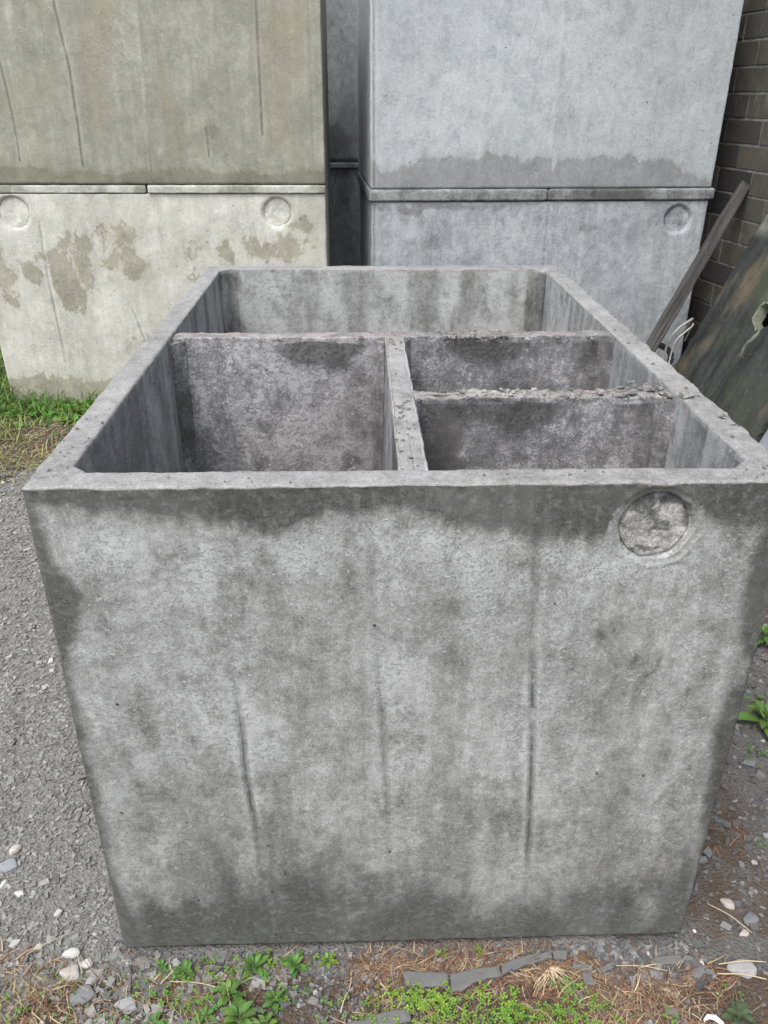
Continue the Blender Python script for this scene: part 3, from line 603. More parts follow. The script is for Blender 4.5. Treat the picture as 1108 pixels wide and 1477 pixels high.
# --- hoses ------------------------------------------------------------------------
hn = NT('pale_hose'); M['hose'] = hn.fin(hn.mix(hn.noise(hn.co, 40), (.22, .225, .21), (.4, .4, .38)), .5)
def spline(ps, n=10):
    out = []; P = [Vector(p) for p in ps]; P = [P[0]*2-P[1]]+P+[P[-1]*2-P[-2]]
    for i in range(1, len(P)-2):
        for k in range(n):
            t = k/n; out.append(.5*((2*P[i])+(P[i+1]-P[i-1])*t+(2*P[i-1]-5*P[i]+4*P[i+1]-P[i+2])*t*t+(3*P[i]-P[i-1]-3*P[i+1]+P[i+2])*t**3))
    out.append(P[-2]); return out
def hose(pts, r, label, mat='hose'):
    v, f = tube(spline(pts), r, 10); o = mesh_np('hose', np.array([list(k) for k in v]), f, M[mat], None); tag(o, label, 'hose'); return o
hose([(1.40, 4.1, .0), (1.45, 4.2, .2), (1.498, 4.25, .351), (1.512, 4.25, .434), (1.555, 4.26, .493), (1.623, 4.3, .525), (1.655, 4.36, .51), (1.67, 4.5, .40)], .0065, 'outer loop of pale hose rising beside the mossy slab')
hose([(1.46, 4.12, .0), (1.51, 4.2, .2), (1.533, 4.25, .339), (1.547, 4.25, .424), (1.594, 4.26, .474), (1.635, 4.29, .495), (1.66, 4.35, .49), (1.69, 4.5, .36)], .005, 'thinner inner loop of pale hose rising beside the mossy slab')
rn_ = NT('black_rubber'); M['rubber'] = rn_.fin((.03, .028, .026), .75)
pts = [(1.47+.085*math.cos(t), 4.30+.05*math.sin(t), .33-.0*t+.05*math.sin(t)) for t in np.linspace(0, 6.1, 30)]
v, f = tube(pts, .016, 10); o = mesh_np('rubber_ring', np.array([list(k) for k in v]), f, M['rubber'])
st_ = MB(); v, f = tube([(1.40, 4.31, .0), (1.39, 4.30, .33)], .012, 8); st_.add([list(k) for k in v], f); v, f = tube([(1.55, 4.31, .0), (1.55, 4.30, .33)], .012, 8); st_.add([list(k) for k in v], f)
st_.build('leg', M['rubber'], o); tag(o, 'dark rubbery ring below the pale hose loops behind the open tank', 'rubber ring')

# ------------------------------------------------------------ ground
gxs = np.concatenate([-np.geomspace(80, 3.4, 14), np.arange(-3.2, 2.4, .014), np.geomspace(2.6, 80, 14)])
gys = np.concatenate([-np.geomspace(80, .3, 14)+.7, np.arange(.5, 6.6, .014), np.geomspace(6.9, 90, 14)])
GX, GY = np.meshgrid(gxs, gys, indexing='ij'); P = np.c_[GX.ravel(), GY.ravel(), np.zeros(GX.size)]
def ground_h(P):
    P = np.asarray(P, float).copy(); P[:, 2] = 0
    h = (fbm(P, 2.2, 90, 3)-.5)*.03+(fbm(P, 14, 91, 3)-.5)*.012-.008
    x, y = P[:, 0], P[:, 1]
    near = np.exp(-(np.maximum(np.abs(x-.03)-.66, 0)**2+np.maximum(np.abs(y-1.95)-.9, 0)**2)/.03)
    return h*(1-near)+near*(-.016+(fbm(P, 14, 91, 3)-.5)*.012)
P[:, 2] = ground_h(P)+(fbm(P*[1, 1, 0], 45, 92, 2)-.5)*.006
nX, nY = len(gxs), len(gys); ii, jj = np.meshgrid(np.arange(nX-1), np.arange(nY-1), indexing='ij'); ii = ii.ravel(); jj = jj.ravel()
F = np.c_[ii*nY+jj, (ii+1)*nY+jj, (ii+1)*nY+jj+1, ii*nY+jj+1]
# soil: 0 grey grit, 1 brown litter; dark: slate
x, y = P[:, 0], P[:, 1]; nz = fbm(P*[1, 1, 0], 5, 95, 4)-.5
soil = np.clip(sstep(-.06, .06, (1.03-y)+nz*.12)*sstep(-.08, .08, y-.80+nz*.3)*sstep(-.85, -.6, x-(y-1)*.0+nz*.4)+sstep(3.3, 3.6, y+nz*.8-(x+1.7)*.3)*(x < -.8)+(x > .55)*.55*sstep(-.05, .15, nz+.03), 0, 1)
slate = np.maximum((x > .5)*1., (y < .8)*.6)
gn = NT('dirt'); v = gn.co
n1 = gn.noise(v, 7, 8, .7, .3); n2 = gn.noise(v, 60, 8, .75); n3 = gn.vor(v, 150)
c = gn.mix(n2, (.14, .138, .13), (.25, .247, .235)); c2 = gn.mix(n2, (.045, .033, .026), (.14, .105, .08)); c3 = gn.mix(n2, (.07, .07, .068), (.17, .165, .16))
c = gn.mix(gn.attr('slate'), c, c3)
c = gn.mix(gn.ramp(gn.mth('ADD', gn.attr('soil'), gn.mth('MULTIPLY', gn.mth('SUBTRACT', n1, .5), .9)), .4, .62), c, c2)
M['dirt'] = gn.fin(c, .95, gn.bump(add3(gn, n2, gn.mth('MULTIPLY', n3.outputs['Distance'], .8)), .006))
gr_ = mesh_np('ground', P, F, M['dirt'], None, {'soil': soil, 'slate': slate}); tag(gr_, kind='structure')
gr_['label'] = 'gravelly dirt ground with patches of brown litter'

def inside_tank(x, y, m=.0):
    dx, dy = x+.539, y-1.0795; c, s = math.cos(A0), math.sin(A0); u = dx*c+dy*s; w = -dx*s+dy*c
    return (u > -m) & (u < W+m) & (w > -m) & (w < L+m)
def blocked(x, y):
    return inside_tank(x, y, -.004) | ((x > LX) & (x < LX+BW) & (y > LY+.01+(x-LX)*.042)) | (y > RY+.02)*(x > -.1)
# gravel: angular chips, one mesh
sn = NT('gravel_stone'); tc = sn.attr('tint', True); M['gravel'] = sn.fin(sn.mix(.6, tc, sn.mix(sn.noise(sn.co, 160, 4, .7), (.55, .55, .55), (1.45, 1.45, 1.45)), 'MULTIPLY'), .85, sn.bump(sn.noise(sn.co, 220, 4, .7), .0015))
def stones(n, xr, yr, smin, smax, pal, dens=None, flat=.5, pw=3.0):
    x = rng.uniform(*xr, n); y = rng.uniform(*yr, n); k = ~blocked(x, y)
    if dens is not None: k &= rng.random(n) < dens(x, y)
    x, y = x[k], y[k]; n = len(x)
    s = smin+(smax-smin)*rng.random(n)**pw
    cube = np.array([[a, b, c] for a in (-1, 1) for b in (-1, 1) for c in (-1, 1)], float)*.5
    V = cube[None]*(1-.62*rng.random((n, 8, 3)))*s[:, None, None]*np.stack([.8+.9*rng.random(n), .6+.6*rng.random(n), flat*(.5+rng.random(n))], 1)[:, None, :]
    t = rng.uniform(0, 6.28, n); tl = rng.normal(0, .35, n)
    c, sn_ = np.cos(tl), np.sin(tl); Y = V[..., 1]*c[:, None]-V[..., 2]*sn_[:, None]; Z = V[..., 1]*sn_[:, None]+V[..., 2]*c[:, None]; Xv = V[..., 0]
    c, sn_ = np.cos(t), np.sin(t); X2 = Xv*c[:, None]-Y*sn_[:, None]; Y2 = Xv*sn_[:, None]+Y*c[:, None]
    gz = ground_h(np.c_[x, y, x*0])
    V = np.stack([X2+x[:, None], Y2+y[:, None], Z+(gz+s*.16)[:, None]], -1)
    F = (np.array(LF)[None]+(np.arange(n)*8)[:, None, None])
    pal = np.array(pal); col = pal[rng.integers(0, len(pal), n)]*(.75+.5*rng.random((n, 1)))
    return V.reshape(-1, 3), F.reshape(-1, 4), np.repeat(col, 8, 0)
def join_build(name, parts, mat, smooth=False):
    Vs, Fs, Cs = [], [], []; o = 0
    for V, F, C_ in parts: Vs.append(V); Fs.append(F+o); Cs.append(C_); o += len(V)
    return mesh_np(name, np.concatenate(Vs), np.concatenate(Fs), mat, None, {'tint': np.concatenate(Cs)}, smooth)
greyp = [(.2, .196, .188), (.17, .167, .16), (.23, .225, .215), (.21, .2, .185), (.14, .14, .136), (.25, .245, .232)]
palep = [(.36, .35, .33), (.3, .3, .29), (.42, .41, .39), (.28, .26, .24)]
slatep = [(.09, .093, .098), (.12, .125, .13), (.15, .153, .155), (.2, .2, .2), (.11, .1, .095)]
leftd = lambda x, y: np.where(y < 3.5, 1., .25)*np.where(y < 1.03, .45, 1)
G = [stones(70000, (-1.95, -.50), (.85, 4.2), .004, .0125, greyp, leftd, .5, 2.), stones(5000, (-1.95, -.5), (.85, 3.6), .009, .020, greyp, leftd, .45, 2.5), stones(420, (-1.9, -.5), (.88, 3.4), .006, .02, palep, leftd, .55, 2.5),
     stones(12000, (.5, 1.7), (.85, 4.3), .004, .014, slatep, None, .45, 2), stones(1800, (.52, 1.5), (.88, 3.4), .01, .030, slatep, None, .4, 3), stones(160, (.55, 1.5), (.88, 3.4), .007, .016, palep, None, .5, 3),
     stones(9000, (-.6, .62), (.85, 1.085), .003, .010, slatep, lambda x, y: .25+.75*(vnoise(np.c_[x, y, x*0], 9, 66) > .5), .5, 2), stones(500, (-.6, -.1), (.9, 1.085), .010, .024, slatep+greyp, lambda x, y: np.clip((-.1-x)*3, .1, 1), .4, 2), stones(260, (.45, .68), (1.03, 1.12), .008, .02, slatep, None, .4, 2),
     stones(22000, (-1.9, 2.0), (-.1, .90), .005, .016, greyp+slatep, lambda x, y: (.35+.65*(vnoise(np.c_[x, y, x*0], 5, 67) > .4))*np.where(y > .82, .3, 1), .45, 2), stones(4000, (1.3, 2.2), (.3, 3.6), .005, .018, slatep+greyp, None, .45, 2),
     stones(2600, (-.56, .66), (1.066, 1.115), .003, .010, slatep, None, .6, 2), stones(900, (-.56, .66), (1.062, 1.10), .005, .014, slatep, None, .5, 2)]
go = join_build('gravel', G, M['gravel']); tag(go, 'grey angular gravel and grit spread over the ground', 'gravel', kind='stuff')

# countable larger stones
def stone(x, y, s, col, label, flat=.55, ang=0):
    me = bpy.data.meshes.new('s'); import bmesh
    bm = bmesh.new(); bmesh.ops.create_icosphere(bm, subdivisions=3, radius=.5)
    for v_ in bm.verts:
        p = v_.co.copy(); q = np.array([[p.x+x*31, p.y+y*17, p.z]])
        k = 1+(vnoise(q, 2.6, 5)[0]-.5)*.55; 
        for d in ((1, .2, .1), (-.4, .9, .2), (-.6, -.8, .1), (.3, -.9, .4), (.1, .1, 1)):
            dv_ = Vector(d).normalized(); lim = .36+.06*vnoise(np.array([[d[0]*9+x*50, d[1]*5+y*40, 0]]), 1, 3)[0]
            dd = (p*k).dot(dv_)
            if dd > lim: p = p-dv_*(dd-lim)/k
        v_.co = Vector((p.x*k*s*1.25, p.y*k*s*.9, p.z*k*s*flat))
    bm.to_mesh(me); bm.free(); me.name = 'stone'
    at = me.attributes.new('tint', 'FLOAT_COLOR', 'POINT'); at.data.foreach_set('color', np.tile([*col, 1.], len(me.vertices)).astype(np.float32))
    me.polygons.foreach_set('use_smooth', np.ones(len(me.polygons), bool)); me.materials.append(M['gravel'])
    o = bpy.data.objects.new('stone', me); COL.objects.link(o); o.location = (x, y, ground_h(np.array([[x, y, 0]]))[0]+s*flat*.30); o.rotation_euler = (0, 0, ang); tag(o, label, 'stone'); return o
wh = (.46, .455, .43)
for a in [(-.651, 1.085, .030, wh, 'largest white stone left of the open tank foot', .7, .3), (-.614, 1.061, .024, wh, 'oblong white stone just below the largest white one', .6, .4), (-.639, 1.040, .037, (.36, .33, .31), 'big smooth pinkish grey stone left of the tank corner', .6, .1),
          (-.594, 1.022, .020, (.3, .3, .29), 'small grey stone right of the big pinkish grey one', .6, 1), (-.506, .976, .036, (.27, .28, .29), 'square blue grey stone among the weeds near the tank corner', .45, .1), (-.873, 1.338, .026, (.42, .39, .36), 'pale tan stone on the gravel at the far left edge', .7, 1),
          (-.862, 1.247, .018, wh, 'white stone cut by the left edge of the picture', .7, 1.4), (-.817, 1.224, .018, (.46, .45, .42), 'dull white stone on the gravel right of the one at the picture edge', .6, 0), (-.714, 1.177, .018, (.42, .42, .41), 'grey white stone alone on the gravel left of the tank', .6, 1),
          (-.600, .995, .045, (.17, .175, .18), 'flat dark slate piece left of the square blue grey stone', .3, .5), (-.874, 1.295, .042, (.24, .26, .28), 'flat blue grey rock on gravel at the left edge', .35, .3), (-.725, 1.095, .016, wh, 'small bright chip left of the largest white stone', .5, .6),
          (.774, 1.209, .028, (.36, .32, .30), 'oblong pinkish stone right of the tank on dark slate', .5, -.6), (.751, 1.060, .052, (.3, .3, .3), 'broad flat pale rock at the lower right under dry stalks', .35, .1), (.810, 1.170, .034, (.15, .16, .17), 'dark blue slate lump near the right edge', .4, .4),
          (.784, 1.137, .018, (.42, .35, .32), 'small pink stone above the broad flat rock', .5, .4), (-.034, 1.034, .014, (.24, .24, .24), 'small round grey stone in the bare soil among weeds', .7, 0), (-.255, 1.03, .02, (.13, .14, .15), 'round dark stone between two leafy weeds by the tank foot', .7, 0)]:
    stone(*a)
# broken strips of mortar in front of the tank
bsn = NT('mortar_strip'); M['strip'] = bsn.fin(bsn.mix(bsn.noise(bsn.co, 30, 6, .7), (.10, .102, .10), (.18, .182, .18)), .95, bsn.bump(bsn.noise(bsn.co, 150, 5, .7), .0015))
def strip(poly, h, label, z=.0):
    P = []; n = len(poly)
    for i in range(n):
        a, b = np.array(poly[i]), np.array(poly[(i+1) % n]); k = max(2, int(np.linalg.norm(b-a)/.004))
        for j in range(k):
            p = a+(b-a)*j/k; q = np.array([[p[0], p[1], 0]]); P.append(p+np.array([vnoise(q, 120, 1)[0]-.5, vnoise(q, 120, 2)[0]-.5])*.0035)
    P = np.array(P); c = P.mean(0); Rr = [ring(P, -.006), ring(P, h-.002), ring(c+(P-c)*.985, h)]
    for t in (.8, .5, .2): Rr.append(ring(c+(P-c)*t, h))
    V, F = loft(Rr, True, True); A_ = 0.5*np.sum(P[:, 0]*np.roll(P[:, 1], -1)-np.roll(P[:, 0], -1)*P[:, 1])
    if A_ < 0: F = [f[::-1] for f in F]
    V[:, 2] += (fbm(V, 40, 8, 3)-.5)*.003; V[:, :2] -= c; gz = ground_h(np.array([[c[0], c[1], 0]]))[0]
    o = mesh_np('mortar_strip', V, F, M['strip'], None, loc=(c[0], c[1], gz+z+.003)); tag(o, label, 'broken mortar strip', 'broken mortar strips before the tank')
strip([(.044, 1.04), (.136, 1.038), (.134, 1.009), (.048, 1.011)], .012, 'straight left hand piece of the broken mortar strip below the tank')
strip([(.139, 1.035), (.19, 1.047), (.243, 1.054), (.244, 1.034), (.2, 1.024), (.163, 1.003), (.14, 1.0)], .012, 'wide middle piece of the broken mortar strip, touching the straight one')
strip([(.246, 1.056), (.3, 1.075), (.354, 1.087), (.356, 1.072), (.3, 1.056), (.247, 1.035)], .012, 'long narrow piece of the mortar strip, second from its right end')
strip([(.36, 1.087), (.391, 1.089), (.385, 1.069), (.358, 1.072)], .012, 'short square end piece of the mortar strip against the tank foot')
strip([(.443, 1.051), (.485, 1.071), (.489, 1.059), (.449, 1.042)], .010, 'slanting loose mortar fragment to the right of the strip')
strip([(.394, 1.064), (.436, 1.06), (.436, 1.046), (.397, 1.049)], .010, 'flat loose mortar fragment between strip end and slanting fragment')
strip([(-.088, .93), (.005, .959), (.056, .969), (.056, .942), (.005, .934), (-.04, .921), (-.08, .916)], .012, 'mortar strip lying by the weeds at the bottom edge of the picture')
strip([(.569, 1.079), (.629, 1.085), (.626, 1.067), (.571, 1.061)], .008, 'thin dark mortar fragment at the right foot of the tank')
strip([(.41, 1.044), (.43, 1.046), (.432, 1.018), (.412, 1.02)], .009, 'tiny upright mortar fragment below the flat loose one')
# white scrap
pp = NT('white_scrap'); M['paper'] = pp.fin((.75, .76, .78), .45)
v, f = tube([(-.018, .006, .004), (-.008, .012, .010), (.004, .009, .012), (.014, 0, .009), (.02, -.012, .004)], [.002, .005, .006, .005, .003], 8); v = np.array([list(k) for k in v]); v[:, 2] *= .8
o = mesh_np('torn_scrap', v, f, M['paper'], None, loc=(.648, .944, ground_h(np.array([[.648, .944, 0]]))[0]+.004)); v2, f2 = tube([(-.018, -.004, .002), (-.008, -.002, .004), (.004, -.010, .004), (.010, -.02, .002)], .0022, 6); mesh_np('torn_end', np.array([list(k) for k in v2]), f2, M['paper'], o); tag(o, 'torn white plastic scrap on the ground at the lower right', 'plastic scrap')

# ------------------------------------------------------------ litter, grass, weeds
def leafmat(name, a, b, rough=.55, tr=.25):
    n = NT(name); t = n.attr('tint', True); c = n.mix(.5, t, n.mix(n.noise(n.co, 120, 3), (.6, .6, .6), (1.4, 1.4, 1.4)), 'MULTIPLY')
    n.set(n.b.inputs['Base Color'], c); n.b.inputs['Roughness'].default_value = rough; n.b.inputs['Specular IOR Level'].default_value = .3
    tn_ = n.node('ShaderNodeBsdfTranslucent'); n.set(tn_.inputs[0], c); mx = n.node('ShaderNodeMixShader'); mx.inputs[0].default_value = tr
    n.t.links.new(n.b.outputs[0], mx.inputs[1]); n.t.links.new(tn_.outputs[0], mx.inputs[2]); n.t.links.new(mx.outputs[0], n.out.inputs[0]); return n.m
M['leaf'] = leafmat('leaf', 0, 0); M['straw'] = leafmat('straw', 0, 0, .8, .1)
def blades(x, y, length, width, lean, col, curl=.5, z0=None, nseg=5):
    """ribbons with a fold, vectorised"""
    n = len(x); t = np.linspace(0, 1, nseg)[None]; az = rng.uniform(0, 6.28, n); gz = ground_h(np.c_[x, y, x*0]) if z0 is None else z0
    L_ = length[:, None]; el = (math.pi/2-lean)[:, None]-curl*t*(.5+rng.random((n, 1))); el0 = el
    dz = np.cumsum(np.sin(el), 1)*L_/nseg; dr = np.cumsum(np.cos(el), 1)*L_/nseg; bend = rng.normal(0, .3, (n, 1))*t*t*L_
    dx = dr*np.cos(az)[:, None]-bend*np.sin(az)[:, None]; dy = dr*np.sin(az)[:, None]+bend*np.cos(az)[:, None]
    wx = -np.sin(az)[:, None]; wy = np.cos(az)[:, None]; w = width[:, None]*(1-t**2*.92)*.5
    dz = np.maximum(dz, .002)
    A = np.stack([x[:, None]+dx-wx*w, y[:, None]+dy-wy*w, gz[:, None]+dz], -1); B = np.stack([x[:, None]+dx+wx*w, y[:, None]+dy+wy*w, gz[:, None]+dz+w*.35], -1)
    V = np.stack([A, B], 2).reshape(n, nseg*2, 3); f = np.array([[2*i, 2*i+1, 2*i+3, 2*i+2] for i in range(nseg-1)])
    F = f[None]+(np.arange(n)*nseg*2)[:, None, None]
    return V.reshape(-1, 3), F.reshape(-1, 4), np.repeat(col, nseg*2, 0)
def pick(pal, n): pal = np.array(pal); return pal[rng.integers(0, len(pal), n)]*(.7+.6*rng.random((n, 1)))
strawp = [(.24, .15, .09), (.17, .10, .065), (.32, .23, .14), (.12, .07, .05), (.21, .11, .07), (.42, .34, .23)]
def scatter(n, xr, yr, dens, blk=True):
    x = rng.uniform(*xr, n); y = rng.uniform(*yr, n); k = rng.random(n) < dens(x, y)
    if blk: k &= ~blocked(x, y)
    return x[k], y[k]
def nz2(x, y, s, seed): return fbm(np.c_[x, y, x*0], s, seed, 3)
S = []
def add_straw(n, xr, yr, dens, l0, l1, w0=.0012, w1=.0028, lean=1.35, pal=strawp):
    x, y = scatter(n, xr, yr, dens); m = len(x); S.append(blades(x, y, rng.uniform(l0, l1, m), rng.uniform(w0, w1, m), rng.normal(lean, .18, m), pick(pal, m), .35))
front_d = lambda x, y: sstep(.42, .6, nz2(x, y, 9, 70)+.10*(x > -.08)-.10*((x > -.5) & (x < -.1)))
add_straw(3600, (-.85, .7), (.87, 1.09), front_d, .02, .07)
add_straw(1700, (-.05, .45), (1.03, 1.09), lambda x, y: .8+0*x, .02, .06)
add_straw(900, (.30, .62), (.9, 1.05), lambda x, y: .9+0*x, .02, .06)
add_straw(700, (-.95, -.45), (.87, 1.08), lambda x, y: sstep(.45, .6, nz2(x, y, 7, 73)), .02, .07)
add_straw(5000, (.55, 1.5), (.88, 3.2), lambda x, y: sstep(.47, .6, nz2(x, y, 5, 71)+.08*(x < .72)), .02, .08, .001, .0022, 1.4, [(.21, .11, .07), (.15, .08, .055), (.27, .15, .09), (.11, .065, .045), (.3, .22, .15)])
add_straw(5200, (-2.6, -1.1), (3.2, 4.7), lambda x, y: sstep(-.1, .15, y-3.45+(nz2(x, y, 4, 72)-.5)*.6-(x+1.7)*.2), .03, .12, .002, .004, 1.2, strawp+[(.45, .4, .24)])
add_straw(2500, (-1.2, 1.5), (.1, .9), lambda x, y: sstep(.45, .6, nz2(x, y, 5, 76)), .02, .07)
add_straw(250, (-1.4, -.55), (1.1, 3), lambda x, y: .35+0*x, .02, .06, .001, .0018)
so = join_build('dry_straw', S, M['straw']); tag(so, 'brown dry stalks and needles littering the ground', 'dry litter', kind='stuff')
greens = [(.10, .19, .04), (.13, .24, .055), (.08, .15, .035), (.2, .28, .08), (.06, .11, .03)]
yel = [(.3, .32, .1), (.36, .34, .14), (.22, .26, .08)]
S2 = []
x, y = scatter(7000, (-3.0, -1.2), (3.25, 4.46), lambda x, y: np.clip(sstep(4.05, 4.4, y+(nz2(x, y, 5, 80)-.5)*.5)*.9+.34*sstep(.5, .62, nz2(x, y, 3.5, 81))*(y > 3.45), 0, 1)); m = len(x)
S2.append(blades(x, y, rng.uniform(.04, .15, m)*np.where(y > 4.15, 1.2, .7), rng.uniform(.004, .008, m), rng.normal(.5, .3, m), pick(greens, m), 1.0))
x, y = scatter(2200, (-2.9, -1.2), (3.2, 4.3), lambda x, y: sstep(.46, .6, nz2(x, y, 4, 83))); m = len(x)
S2.append(blades(x, y, rng.uniform(.05, .16, m), rng.uniform(.003, .006, m), rng.normal(.8, .35, m), pick(yel, m), .9))
x, y = scatter(4000, (-3.4, -2.1), (4.3, 5.4), lambda x, y: .9+0*x, False); m = len(x)
S2.append(blades(x, y, rng.uniform(.08, .25, m), rng.uniform(.005, .01, m), rng.normal(.4, .25, m), pick(greens, m), .9))
x, y = scatter(500, (-.9, .1), (.88, 1.03), lambda x, y: sstep(.5, .62, nz2(x, y, 8, 84))); m = len(x)
S2.append(blades(x, y, rng.uniform(.015, .05, m), rng.uniform(.0015, .003, m), rng.normal(.9, .3, m), pick(greens+yel, m), .8))
x, y = scatter(60, (.2, .5), (.9, .98), lambda x, y: .9+0*x); m = len(x)
S2.append(blades(x, y, rng.uniform(.02, .06, m), rng.uniform(.002, .003, m), rng.normal(.9, .3, m), pick(greens, m), .8))
g2 = join_build('grass', S2, M['leaf']); tag(g2, 'green and yellowing grass round the foot of the left stack', 'grass', kind='stuff')

# leaves
def leaf(mb, base, az, length, width, pitch, col, droop=.6, cup=.25, tip=1.3):
    n = 7; d = Vector((math.cos(az), math.sin(az), 0)); s = Vector((-math.sin(az), math.cos(az), 0)); p = Vector(base); V = []; el = pitch
    for i in range(n+1):
        t = i/n; w = width*.5*(math.sin(math.pi*min(1, t**.8*.97+.02))**.75) if 0 < i < n else width*.04
        V += [p-s*w+Vector((0, 0, w*cup)), p, p+s*w+Vector((0, 0, w*cup))]
        p = p+(d*math.cos(el)+Vector((0, 0, 1))*math.sin(el))*length/n; el -= droop/n
    F = []
    for i in range(n):
        for k in (0, 1): F.append([i*3+k, i*3+k+1, (i+1)*3+k+1, (i+1)*3+k])
    mb.add([list(v_) for v_ in V], F, col)
def stem(mb, a, b, r, col):
    v_, f_ = tube([a, (Vector(a)+Vector(b))/2+Vector((random.uniform(-1, 1), random.uniform(-1, 1), 0))*r*2, b], [r, r*.8, r*.7], 5); mb.add([list(k) for k in v_], f_, col)
def gz1(x, y): return float(ground_h(np.array([[x, y, 0]]))[0])
def lcol(b=(.09, .22, .035)): k = random.uniform(.75, 1.35); return (b[0]*k*random.uniform(.85, 1.25), b[1]*k, b[2]*k)
def weed(x, y, R_, nl, label, base=(.085, .21, .04), wr=.45, name='weed_plant'):
    root = thing(name, label, 'weed', (x, y, gz1(x, y)-.002), random.uniform(0, 6), 'leafy weeds growing round the tank')
    sm = MB(); lm = MB(); h = R_*.8
    stem(sm, (0, 0, 0), (random.uniform(-.1, .1)*R_, random.uniform(-.1, .1)*R_, h*.8), R_*.03, (.1, .16, .05))
    for k in range(nl):
        t = k/nl; az = k*2.4+random.uniform(-.3, .3); ln = R_*(.95-.45*t)*random.uniform(.8, 1.15); zz = h*(.12+.7*t)
        b0 = (math.cos(az)*R_*.14, math.sin(az)*R_*.14, zz+R_*.05); stem(sm, (0, 0, zz*.9), b0, R_*.018, (.12, .2, .06))
        leaf(lm, b0, az, ln, ln*wr, .75+.5*t-random.uniform(0, .4), lcol(base), 1.0+random.uniform(-.3, .4))
    lm.build('leaves', M['leaf'], root, True); sm.build('stem', M['leaf'], root, True); return root
for a in [(-.403, 1.040, .030, 11, 'weed with round leaves nearest the left foot corner of the open tank'), (-.263, 1.052, .036, 13, 'bushy weed against the tank foot, second from the left'), (-.179, 1.055, .034, 12, 'weed with broad leaves against the tank foot, third from the left'),
          (-.305, .997, .036, 12, 'leafy weed in the middle of the left weed patch, in front of the bushy one'), (-.276, .943, .045, 13, 'largest long leaved weed, at the bottom edge below the left weed patch'), (-.345, .950, .028, 9, 'small weed left of the largest long leaved one'),
          (-.222, .936, .030, 9, 'bottom edge weed right of the largest long leaved one'), (-.112, 1.068, .022, 10, 'bright yellowish weed tucked under the tank foot, at the right of the patch', (.17, .27, .04)), (-.213, .984, .030, 11, 'weed with small leaves between the tank foot and the bottom edge weeds'),
          (1.085, 1.77, .085, 12, 'large bright green weed right of the tank at the picture edge'), (1.254, 2.19, .07, 10, 'smaller green weed farther back right of the tank, near the slab'), (.70, .955, .035, 9, 'dull bluish green weed beside the white scrap', (.06, .10, .05)),
          (-.455, 1.055, .020, 8, 'tiny round leaved sprout at the left foot corner of the tank'), (-.44, .93, .028, 9, 'small weed at the bottom edge below the square stone'), (-.15, 1.0, .016, 7, 'tiny weed alone in the bare soil patch')]:
    x_, y_, R_, nl, lab = a[:5]; weed(x_, y_, R_*1.0, nl, lab, *(a[5:]), wr=.5) if len(a) > 5 else weed(x_, y_, R_*1.0, nl, lab, (.09, .19, .045), wr=.48)
# clover carpet: stuff
mb = MB(); cr = random.Random(3)
def clover(mb, x, y, r, base):
    z = gz1(x, y); h = cr.uniform(.008, .022); tx, ty = x+cr.uniform(-.008, .008), y+cr.uniform(-.008, .008)
    v_, f_ = tube([(x, y, z), (tx, ty, z+h)], .0005, 4, False); mb.add([list(k) for k in v_], f_, (.1, .16, .04)); a0 = cr.uniform(0, 6.28); tl = cr.uniform(-.2, .3); k_ = cr.uniform(.75, 1.3); col = (base[0]*k_*cr.uniform(.8, 1.3), base[1]*k_, base[2]*k_)
    for q in range(3):
        a = a0+q*2.094; cxx, cyy = math.cos(a), math.sin(a); V = [(tx, ty, z+h)]
        for (rr_, dd) in ((.55, -.62), (.95, -.5), (1.08, -.22), (.98, 0), (1.08, .22), (.95, .5), (.55, .62)):
            V.append((tx+r*rr_*math.cos(a+dd), ty+r*rr_*math.sin(a+dd), z+h+r*(tl*rr_+.12*abs(dd))))
        mb.add(V, [[0, i, i+1] for i in range(1, 7)], col)
for (cx_, cy_, sx, sy, n, b) in ((.075, .992, .03, .012, 50, (.19, .34, .05)), (.115, .972, .03, .02, 60, (.19, .34, .05)), (.12, .945, .03, .02, 40, (.17, .3, .05)), (.195, .985, .014, .012, 16, (.2, .34, .06)), (.255, .975, .012, .014, 24, (.17, .33, .05)), (.253, .940, .02, .015, 36, (.15, .30, .05)),
                             (.385, 1.0, .012, .012, 20, (.15, .28, .07)), (.365, 1.015, .01, .008, 10, (.15, .28, .07)), (.35, .95, .05, .02, 70, (.16, .30, .05)), (.18, .94, .04, .02, 60, (.16, .28, .06)), (.30, .93, .05, .015, 60, (.15, .28, .05)), (.02, .99, .04, .02, 24, (.2, .32, .06)), (.42, .985, .008, .008, 6, (.14, .28, .05)), (.05, .93, .03, .01, 24, (.15, .3, .05)),
                             (.56, .955, .006, .010, 4, (.14, .28, .05)), (.20, 1.083, .008, .003, 5, (.18, .32, .04)), (.13, 1.085, .004, .002, 3, (.18, .32, .04)), (-.34, 1.04, .04, .015, 30, (.13, .27, .05)), (-.2, 1.065, .06, .006, 24, (.14, .27, .05)), (-.45, 1.0, .04, .02, 18, (.13, .26, .05)), (-.38, .985, .05, .025, 40, (.14, .27, .05)), (-.7, .95, .06, .02, 20, (.13, .24, .05)), (-.25, .97, .07, .03, 40, (.12, .26, .05)), (-.06, .95, .05, .02, 20, (.14, .27, .05)), (.68, .99, .03, .01, 4, (.1, .2, .05)),
                             (.9, 1.35, .01, .01, 3, (.1, .2, .05)), (1.12, 1.85, .03, .05, 20, (.1, .24, .04)), (1.02, 1.66, .02, .02, 14, (.1, .24, .04))):
    for k in range(n): 
        xx_, yy_ = cr.gauss(cx_, sx), cr.gauss(cy_, sy)
        if inside_tank(xx_, yy_, .002): continue
        clover(mb, xx_, yy_, cr.uniform(.0035, .0065), b)
